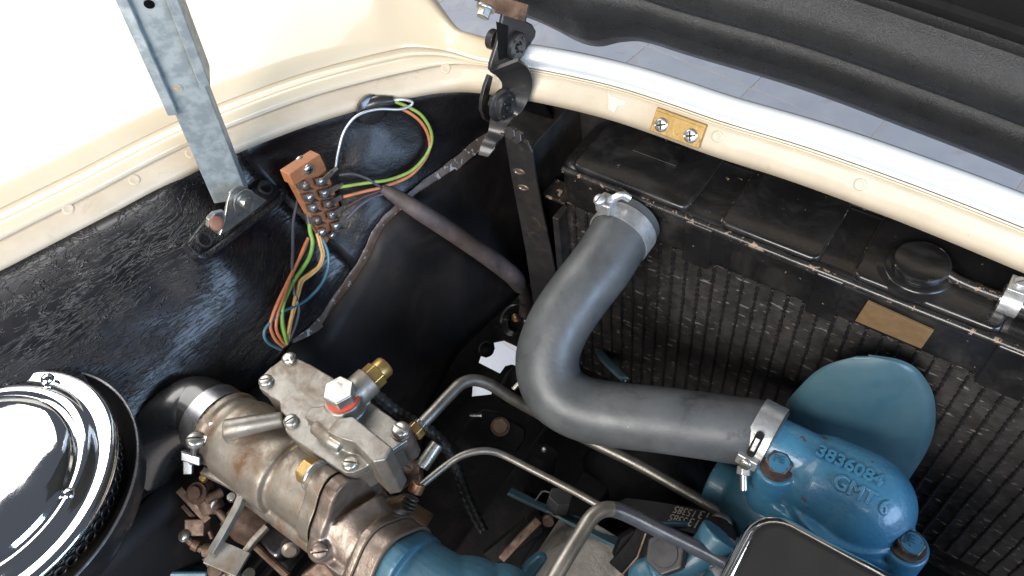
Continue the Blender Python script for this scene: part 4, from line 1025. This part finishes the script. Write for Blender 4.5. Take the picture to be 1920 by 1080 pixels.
# perforated side: rings of pressed holes
random.seed(3)
hm = None
for row in range(2):
    for k in range(64):
        an = 2 * math.pi * (k + .5 * row) / 64; d = V(math.cos(an), math.sin(an), 0)
        p = aC + d * (RA - .0052) - Z * (.0085 + row * .0080)
        if d.dot(CAM - p) < 0: continue
        if hm is None:
            q = MB().tube([p + (d.cross(Z) * math.cos(t_) + Z * math.sin(t_)) * .0033 for t_ in [2 * math.pi * j / 14 for j in range(14)]], .0009, 6, closed=True).build('pressed_hole', 'black_metal', ac, loc=p, smooth=70)
            hm = (q, an)
        else:
            q = hm[0].copy(); COL.objects.link(q); q.parent = ac; q.location = p - Vector(ac['_o']); q.rotation_euler = (0, 0, an - hm[1])
MB().lathe([(RA - .004, -.0250), (.0872, -.0160), (.0885, -.0125), (.0893, -.0125), (.0893, -.0150), (.086, -.031), (.075, -.048), (.04, -.055)], aC, Z, 80).build('base_pan', 'black_metal', ac, smooth=50)
def arc(r, z, a0, a1, n=40): return [aC + V(math.cos(a) * r, math.sin(a) * r, z) for a in [a0 + (a1 - a0) * k / n for k in range(n + 1)]]
MB().tube(arc(.0893, -.0122, math.radians(-2), math.radians(150)), .0009, 8).build('rim_wire', 'darkclamp', ac)
MB().tube(arc(.0895, -.0150, math.radians(-70), math.radians(-9)), .0010, 8).build('rim_wire', 'darkclamp', ac)

# ================================================================== INTAKE ELBOW with clamp
EP = [ax0 + X * .002, ax0 - X * .012, ax0 - X * .028 - Y * .001, P(352, 776, .556), P(312, 806, .562), P(283, 856, .572), P(262, 920, .582), P(232, 1000, .592), P(180, 1100, .60)]
er = interp([.0238, .0238, .0236, .0232, .0228, .0222, .0218, .0215, .0215], 10)
tag(MB().tube(smooth_path(EP, 10), er, 40).build('intake_elbow', 'rubber_black', smooth=80), 'shiny black rubber intake elbow curving from carburettor to air cleaner', 'hose')
cE = ax0 - X * .010
k, e, tg, ax = worm_clamp('intake_clamp', 'dark steel clamp with wing-screw around the black intake elbow', cE, X, .0241, 0, w=.0125)
for o in k.children: o.data.materials[0] = M['darkclamp']
eb = P(366, 828, .516)
screw(eb, (CAM - eb).normalized() * .7 + UP * .5, .0056, .005, k, m='zinc', sd=RT + UP * .3)
MB().tube([eb - UP * .001, P(363, 850, .520), P(360, 868, .524)], .0022, 12).build('clamp_screw_shaft', 'darkclamp', k)
MB().box(P(360, 858, .522), (.0125, .0065, .007), (RT + UP * -.3, UP, FWD)).build('clamp_nut', 'darkclamp', k, bevel=.001)
MB().box(P(353, 876, .524), (.006, .009, .004), (RT, UP, FWD)).build('clamp_tail', 'darkclamp', k, bevel=.0008)
MB().box(P(380, 822, .520), (.010, .005, .008), (RT, UP, FWD)).build('clamp_ear', 'darkclamp', k, bevel=.0008)
MB().box(P(400, 800, .5185), (.006, .006, .0012), (RT, UP, FWD)).build('band_buckle', 'darkclamp', k, bevel=.0005)

# ================================================================== TERMINAL BLOCK
XT = -0.408
def tb(a, b, off=0.0): return PX(a, b, XT + off)
blk = thing('terminal_block', 'orange-brown bakelite terminal block with ten screw terminals on the inner wing', 'terminal block', tb(600, 380))
te1 = (tb(603, 341) - tb(574, 348)).normalized(); te2 = (tb(606, 435) - tb(574, 348)).normalized(); tn = te1.cross(te2).normalized()
if tn.dot(X) < 0: tn = -tn
MB().prism([tb(a, b, -.004) for a, b in [(548, 340), (608, 305), (652, 425), (610, 458)]], -X * .008).build('base', 'bakelite', blk, bevel=.0008)
MB().prism([tb(a, b, .006) for a, b in [(542, 327), (600, 289), (610, 310), (551, 349)]], -X * .010).build('end_bar', 'bakelite', blk, bevel=.0007)
MB().lathe([(.0056, 0), (.0056, .002), (.004, .0045), (0, .005)], tb(563, 305, -.004), tn, 22).build('mounting_bolt', 'zinc', blk, smooth=60)
screw(tb(577, 317, .0062), tn, .0040, .0026, blk, m='steel_screw', sd=te1, cross=True)
LC = [(574, 348), (583, 370), (589, 390), (597, 413), (606, 435)]; RC = [(603, 341), (610, 363), (617, 382), (624, 403), (632, 424)]
for i in range(5):
    for j, (a, b) in enumerate((LC[i], RC[i])):
        c = tb(a, b, .001)
        q = MB().box(c - tn * .0015 + te1 * (.001 if j else -.001), (.0110, .0068, .0012), (te1, te2, tn)).build('clip_plate', 'lug', blk, bevel=.0003)
        MB().box(c + te2 * .0036 + tn * .0004, (.0100, .0009, .0050), (te1, te2, tn)).build('clip_wall', 'lug', q, bevel=.0003)
        screw(c - tn * .0008, tn, .0031, .0026, blk, m='steel_screw' if (i + j) % 3 else 'lug', sd=te1 + te2 * random.uniform(-1, 1))
screw(tb(623, 441, .000), tn, .0031, .0024, blk, sd=te1)
LUG = [(624, 322), (634, 350), (640, 370), (647, 388), (650, 409)]
for i, (a, b) in enumerate(LUG):
    c0_ = tb(*RC[i], .0012); c1_ = tb(a, b, .0014)
    bar([c0_, c0_.lerp(c1_, .55), c1_], .0050, .0007, 'lug', blk, 'ring_lug', nrm=tn, bevel=.0002)
    d_ = (c1_ - c0_).normalized(); MB().tube([c1_ - d_ * .001, c1_ + d_ * .0045], .0016, 10).build('crimp', 'lug', blk)

# ================================================================== WIRES
WM = {'silver': mat('bare_silver_wire', (0.55, 0.57, 0.60), rough=(0.25, 0.4), metal=0.7), 'green': wire('yellow_green_wire', (0.26, 0.38, 0.07)), 'green2': wire('green_wire', (0.18, 0.36, 0.06)),
      'orange': wire('orange_wire', (0.48, 0.17, 0.075)), 'orange2': wire('rust_orange_wire', (0.50, 0.15, 0.06)), 'black': wire('grey_black_wire', (0.045, 0.045, 0.055)), 'brown': wire('dark_brown_wire', (0.07, 0.035, 0.03)),
      'purple': wire('dark_violet_wire', (0.07, 0.065, 0.095)), 'yellow': wire('ochre_wire', (0.60, 0.32, 0.10)), 'tan': wire('tan_wire', (0.50, 0.34, 0.14)), 'teal': wire('teal_wire', (0.055, 0.15, 0.20)), 'olive': wire('olive_wire', (0.12, 0.12, 0.04))}
def mkwire(name, label, pts, xs, col, r=.00135):
    n = len(pts); path = [surf(p[0], p[1], xs[0] + (xs[1] - xs[0]) * i / (n - 1)) for i, p in enumerate(pts)]
    return tag(MB().tube(smooth_path(path, 8), r, 10).build(name, WM[col], smooth=80), label, 'wire', 'wires at the terminal block')
mkwire('wire', 'bare silvery wire looping from the terminal block up to the grommet', [(629, 316), (635, 281), (646, 245), (670, 217), (708, 205), (750, 205), (770, 198), (772, 191), (756, 187), (736, 188)], (.016, .006), 'silver', .0011)
mkwire('wire', 'yellow-green wire arching in a wide loop above the loom', [(636, 351), (687, 343), (729, 337), (770, 321), (796, 295), (809, 268), (807, 243), (791, 217), (768, 202), (740, 190)], (.016, .006), 'green')
mkwire('wire', 'orange wire following the inside of the yellow-green loop', [(644, 369), (687, 358), (720, 350), (765, 332), (791, 307), (805, 280), (803, 254), (790, 230), (770, 213), (750, 203)], (.016, .006), 'orange')
mkwire('wire', 'grey-black wire arching over from the topmost lug into the loom', [(636, 328), (661, 326), (687, 334), (706, 346), (722, 357)], (.016, .014), 'black', .0014)
mkwire('wire', 'thin dark brown wire from the fourth lug to the loom', [(652, 387), (672, 375), (690, 366), (722, 355)], (.016, .014), 'brown', .0011)
mkwire('wire', 'dark violet wire from the lowest lug curving up to the loom', [(653, 408), (668, 392), (684, 379), (702, 369), (724, 362)], (.016, .014), 'purple', .0013)
mkwire('wire', 'grey-black wire hanging down left of the terminal block', [(562, 362), (556, 385), (550, 412), (549, 440), (549, 470), (548, 497), (550, 525), (552, 550), (560, 575), (557, 600), (546, 630), (536, 648)], (.016, .014), 'black')
mkwire('wire', 'orange wire leftmost in the drooping bundle', [(578, 446), (568, 472), (552, 503), (537, 534), (523, 563), (512, 590), (507, 612), (516, 636), (531, 650)], (.016, .014), 'orange')
mkwire('wire', 'rust-orange wire right beside the leftmost orange one', [(575, 452), (558, 492), (543, 523), (530, 560), (520, 590), (518, 617), (526, 635), (535, 647)], (.016, .014), 'orange2')
mkwire('wire', 'bright green wire with grey sleeve dropping from the block', [(580, 400), (581, 430), (586, 456), (580, 482), (566, 505), (554, 521), (541, 545), (530, 575), (529, 605), (534, 630), (537, 645)], (.016, .014), 'green2', .0017)
MB_ = MB().tube([surf(577, 392, .017), surf(579, 405, .017), surf(581, 420, .017)], .0030, 14).build('grey_sleeve', WM['black'])
tag(MB_, 'dark grey plastic sleeve over the top of the bright green wire', 'sleeve')
mkwire('wire', 'ochre wire bowing right below the terminal block', [(594, 437), (600, 459), (604, 479), (597, 499), (581, 512), (564, 525), (558, 543), (552, 563), (547, 590), (540, 620), (537, 642)], (.016, .014), 'yellow', .0013)
mkwire('wire', 'tan wire running close beside the ochre one', [(599, 442), (604, 460), (607, 478), (600, 500), (583, 516), (568, 528), (561, 548), (554, 575), (546, 604), (540, 640)], (.016, .014), 'tan', .0011)
mkwire('wire', 'thin teal wire sweeping across the bundle in a wide S', [(605, 448), (612, 464), (616, 480), (615, 503), (603, 532), (581, 557), (559, 572), (532, 583), (510, 601), (496, 621), (501, 641), (527, 656)], (.016, .014), 'teal', .0012)
mkwire('wire', 'dull olive wire at the back of the bundle', [(545, 530), (534, 560), (530, 590), (534, 620), (540, 640)], (.016, .014), 'olive', .0012)
gr = thing('grommet', 'black rubber grommet where the looping wires enter the inner wing', 'grommet', surf(725, 190, .004))
MB().tube(smooth_path([surf(690, 198, .002), surf(712, 191, .005), surf(738, 188, .006)], 6), interp([.0075, .0055, .0035], 6), 18).build('sleeve', 'rubber_black', gr)
MB().lathe([(.012, 0), (.012, .003), (.008, .005), (0, .005)], surf(694, 204, .001), V(1, -.3, .2), 24).build('disc', 'rubber_black', gr)
LP = [surf(a, b, o) for a, b, o in [(716, 353, .014), (745, 370, .018), (791, 399, .026), (864, 446, .030), (931, 493, .030), (968, 525, .026), (986, 558, .020), (983, 592, .008)]]
loom = tag(MB().tube(smooth_path(LP, 10), interp([.0035, .0062, .0072, .0078, .0082, .0082, .0078, .0070], 10), 24).build('wiring_loom', 'loom', smooth=80), 'thick brown-grey wiring loom sleeve running from the wires to the radiator corner', 'wiring loom')
gb = thing('body_grommet', 'dark rubber body grommet where the loom dives behind the radiator', 'grommet', surf(965, 597, .004))
MB().lathe([(.018, 0), (.018, .004), (.012, .007), (.009, .004), (.009, -.004)], surf(962, 600, .004), V(1, -.2, .5), 28).build('ring', 'rubber_black', gb, smooth=60)
MB().ball(surf(966, 596, .012), (.005, .004, .006)).build('copper_end', 'copper', gb)

# ================================================================== PIPES AND CABLE
p1 = smooth_path([P(781, 806, .548), P(815, 770, .556), P(845, 738, .566), P(866, 719, .573), P(890, 713, .580), P(920, 722, .587), P(960, 747, .596), P(1010, 775, .606), P(1100, 824, .610), P(1200, 873, .600), P(1300, 930, .585), P(1400, 984, .570)], 8)
pp = thing('fuel_pipe', 'thick bright steel pipe running under the rubber hose to the blue housing', 'pipe', p1[0])
MB().tube(p1, .0044, 18).build('pipe', 'tube', pp, smooth=80)
d_ = (p1[3] - p1[0]).normalized()
hexhead('brass_nut', p1[0] - d_ * .004, d_, .0120, .0065, 'brass', pp, bevel=.0008)
hexhead('steel_nut', p1[0] + d_ * .0030, d_, .0100, .0030, 'zinc', pp, bevel=.0006)
MB().prism([P(765, 832, .549), P(778, 820, .546), P(772, 838, .549)], FWD * .004).build('brass_tab', 'brass', pp, bevel=.0004)
p2 = smooth_path([P(781, 918, .529), P(805, 898, .533), P(835, 874, .538), P(862, 856, .539), P(890, 847, .541), P(918, 846, .544), P(945, 854, .546), P(1000, 882, .546), P(1070, 918, .544), P(1140, 956, .538), P(1230, 996, .530), P(1330, 1040, .525)], 8)
tag(MB().tube(p2, .0025, 16).build('vacuum_pipe', 'tube', smooth=80), 'thin steel pipe arching from a copper spring fitting past the carburettor', 'pipe')
p3 = smooth_path([P(1030, 1100, .470), P(1062, 1045, .478), P(1090, 1000, .487), P(1108, 972, .492), P(1128, 957, .496), P(1150, 955, .500), P(1180, 966, .502), P(1240, 996, .504), P(1340, 1045, .505), P(1400, 1080, .505)], 8)
p3m = len(p3) * 5 // 9
pq = thing('bent_pipe', 'hook-bent grey pipe in front of the alternator, dark blue beyond its bend', 'pipe', p3[0])
MB().tube(p3[:p3m], .0049, 18).build('grey_length', 'tube', pq, smooth=80)
MB().tube(p3[p3m - 1:], .0050, 18).build('dark_length', 'tube_dark', pq, smooth=80)
cb = smooth_path([P(700, 735, .565), P(735, 765, .565), P(770, 788, .568), P(805, 808, .570), P(835, 838, .572), P(853, 875, .574), P(868, 915, .575), P(885, 955, .576), P(905, 995, .578)], 10)
cr = [.0042 + .0005 * math.sin(i * 1.9) for i in range(len(cb))]
tag(MB().tube(cb, cr, 14).build('taped_cable', 'tape', smooth=60), 'black tape-wrapped cable curving down beside the carburettor', 'cable')

# ================================================================== V-BELT
YB = .235
bpth = smooth_path([PY(1020, 930, YB), PY(1110, 945, YB), PY(1200, 957, YB), PY(1300, 976, YB), PY(1390, 1003, YB), PY(1440, 1030, YB)], 8)
bl = thing('fan_belt', 'black rubber fan belt with printed numbers beside the bright pipe', 'belt', bpth[16])
rb_ = []
for i, p in enumerate(bpth):
    t = (bpth[min(i + 1, len(bpth) - 1)] - bpth[max(i - 1, 0)]).normalized(); n_ = V(-t.z, 0, t.x); n_ = n_ if n_.z > 0 else -n_
    rb_.append([p + Y * .0100, p + Y * .0070 - n_ * .008, p - Y * .0070 - n_ * .008, p - Y * .0100])
MB().sheet(rb_, closed=True).build('belt', 'belt', bl, smooth=40)
def belt_text(body_, px, off, size):
    a = min(range(len(bpth)), key=lambda i: abs((960 + FOC * (bpth[i] - CAM).dot(RT) / (bpth[i] - CAM).dot(FWD)) - px))
    t = (bpth[a + 1] - bpth[a]).normalized(); n_ = V(-t.z, 0, t.x)
    text_mesh('printed_number', body_, size, .0002, bpth[a] + n_ * .0004 + Y * off, -t, -Y, 'print_white', bl)
belt_text('15385', 1296, .0008, .0088); belt_text('15385', 1302, .0082, .0088); belt_text('38513', 1350, .0006, .0100); belt_text('38513', 1358, .0084, .0100)
pul = thing('belt_pulley', 'dark pulley rim that the fan belt runs over', 'pulley', P(1250, 1000, .60))
MB().tube(smooth_path([P(1170, 1005, .60), P(1230, 985, .60), P(1300, 985, .59), P(1370, 1000, .58)], 8), .0028, 10).build('rim', 'blue_dull', pul)

# ================================================================== ALTERNATOR, bracket, blue lifting arm
alt = thing('alternator', 'rough grey sand-cast generator body behind the hook-bent pipe', 'generator', P(1100, 1060, .56))
mb = MB(); ac_ = P(1085, 1120, .575)
mb.cyl(ac_ - Y * .02, Y, .042, .06, 44); mb.box(ac_ + V(.028, .01, .030), (.020, .06, .016)); mb.ball(ac_ + V(-.012, .03, .018), (.022, .016, .02))
mb.build('casting', 'alt_body', alt, cast=.0011, smoothit=4)
bar([P(1160, 1070, .525), P(1195, 1030, .525), P(1222, 990, .525)], .003, .016, 'dark', alt, 'clamp_strap', nrm=UP)
MB().prism([P(a, b, .530) for a, b in [(1165, 1010), (1190, 995), (1212, 998), (1200, 1035), (1172, 1062), (1150, 1045)]], FWD * .01).build('peeling_plate', 'dark', alt, bevel=.001)
bar([P(1160, 1085, .521), P(1195, 1045, .521), P(1211, 1000, .521)], .0010, .0014, 'rustbrown', alt, 'rusty_edge', nrm=UP)
bo = P(1254, 1040, .512); bdn = (CAM - bo).normalized()
o = hexhead('bolt', bo, bdn * .8 - RT * .3 + UP * .1, .024, .009, 'bolt_dark', alt, bevel=.0015)
MB().lathe([(.0092, .009), (.0088, .0098), (0, .0098)], bo, bdn * .8 - RT * .3 + UP * .1, 26).build('bolt_top', 'bolt_dark', o)
ab = thing('adjuster_bracket', 'thin blue-grey slotted adjuster bar with a dark bolt, left of the belt', 'bracket', P(1040, 955, .60))
bar(smooth_path([P(955, 921, .575), P(1000, 943, .572), P(1060, 970, .570), P(1120, 1000, .560), P(1160, 1020, .55), P(1195, 1040, .545)], 5), .014, .0026, 'blue_fan', ab, 'bar', nrm=UP)
hexhead('bolt', P(1044, 952, .572), UP * .8 - FWD * .5 + RT * .2, .016, .012, 'bolt_dark', ab, bevel=.001)
MB().cyl(P(1028, 974, .565), -FWD - UP * .3, .004, .004, 16).build('rivet', 'rustbrown', ab, bevel=.0006)
MB().tube([P(1003, 940, .575), P(1016, 922, .58), P(1022, 921, .58), P(1045, 929, .58)], .0007, 6).build('spring_wire', 'zinc', ab)
MB().prism([P(a, b, .615) for a, b in [(955, 925), (1010, 945), (1020, 1000), (930, 1060), (905, 1040), (985, 975)]], FWD * .01).build('web', 'dark', ab, bevel=.001)
bar([P(1010, 975, .60), P(975, 1010, .60), P(940, 1048, .60)], .006, .004, 'rustbrown', ab, 'brace', nrm=FWD)
lift = thing('lifting_arm', 'blue painted casting arm beside the chrome valve cover', 'bracket', P(1310, 1050, .52))
mb = MB()
mb.tube(smooth_path([P(1225, 1075, .520), P(1265, 1060, .518), P(1300, 1048, .515), P(1328, 1025, .512), P(1350, 1000, .510)], 6), interp([.013, .010, .010, .011, .013], 6), 20)
mb.ball(P(1225, 1085, .522), (.018, .014, .012)); mb.box(P(1290, 1100, .53), (.06, .03, .03))
mb.build('casting', 'blue_dull', lift, cast=.0011, smoothit=8)
MB().cyl(P(1340, 1012, .530), Z, .013, .010, 28).build('dark_cap', 'dark', lift, bevel=.002)
MB().lathe([(.024, 0), (.024, .004), (.018, .008), (0, .009)], P(1345, 1075, .515), V(-.3, -.4, .8), 32).build('core_plug', 'darkclamp', lift, smooth=50)
MB().prism([P(a, b, .505) for a, b in [(985, 1062), (1010, 1040), (1030, 1048), (1000, 1090), (975, 1090)]], FWD * .012).build('blue_stub', 'blue_dull', lift, bevel=.003)
MB().ball(P(1355, 976, .556), (.007, .005, .005)).build('rust_spot_plug', 'alu_tan', lift)

# ================================================================== DARK CHASSIS PIECES under the pipes
fr_ = thing('frame_rail', 'black chassis frame rail running forward beneath the steel pipes', 'frame rail', V(-.20, .15, .57))
MB().box(V(-.205, .12, .615), (.060, .36, .085)).build('rail', 'dark', fr_, bevel=.006)
MB().box(V(-.165, .20, .640), (.030, .10, .050)).build('gusset', 'dark', fr_, bevel=.004)
for k in range(3): MB().tube(smooth_path([V(-.16 + .02 * k, .03, .66 + .012 * k), V(-.165 + .02 * k, .10, .655 + .012 * k), V(-.15 + .025 * k, .19, .635 + .01 * k), V(-.12 + .02 * k, .26, .60)], 6), .0055, 12).build('oily_hose', 'tape', fr_)
em = thing('engine_mount', 'dark engine mounting plate with a rusty hex bolt', 'mounting', P(940, 830, .66))
MB().prism([P(a, b, .665) for a, b in [(880, 790), (905, 770), (935, 775), (985, 805), (985, 825), (968, 850), (910, 835), (870, 850), (850, 830)]], FWD * .012).build('plate', 'dark', em, bevel=.002)
hexhead('rusty_bolt', P(938, 800, .660), -FWD + UP * .25, .0118, .006, 'rustbrown', em, bevel=.001, washer=.008)
MB().box(P(892, 779, .655), (.010, .002, .004), (RT, UP, FWD)).build('edge_tab', 'darkclamp', em, bevel=.0004)
MB().tube([P(1018, 848, .62), P(1010, 900, .63), P(1000, 950, .65)], .011, 18).build('stud_tube', 'dark', em)
MB().ball(P(1020, 843, .607), (.002, .002, .003)).build('bright_stud', 'zinc', em)
st = thing('steering_arm', 'dark steering arm crossing beneath the rubber hose', 'arm', P(955, 720, .68))
MB().tube(smooth_path([P(955, 742, .70), P(962, 722, .69), P(972, 708, .68), P(992, 695, .68)], 5), .010, 18).build('arm', 'dark', st)
MB().ball(P(912, 655, .76), (.0075, .0075, .0075)).build('ball_joint', 'dark', st)
MB().cyl(P(962, 730, .672), RT + UP, .0022, .016, 10).build('split_pin', 'zinc', st)
pb = thing('rubber_bump_stop', 'oily dark rubber pad low between the two steel pipes', 'rubber pad', P(1180, 900, .68))
mb = MB(); mb.ball(P(1185, 905, .69), (.05, .03, .025), n=24); mb.ball(P(1240, 880, .69), (.04, .03, .03), n=24); mb.build('pad', 'dark', pb, cast=.0015, smoothit=8)

# tidy up: the builder's bookkeeping is not part of the scene
for o in bpy.data.objects:
    if '_o' in o.keys(): del o['_o']
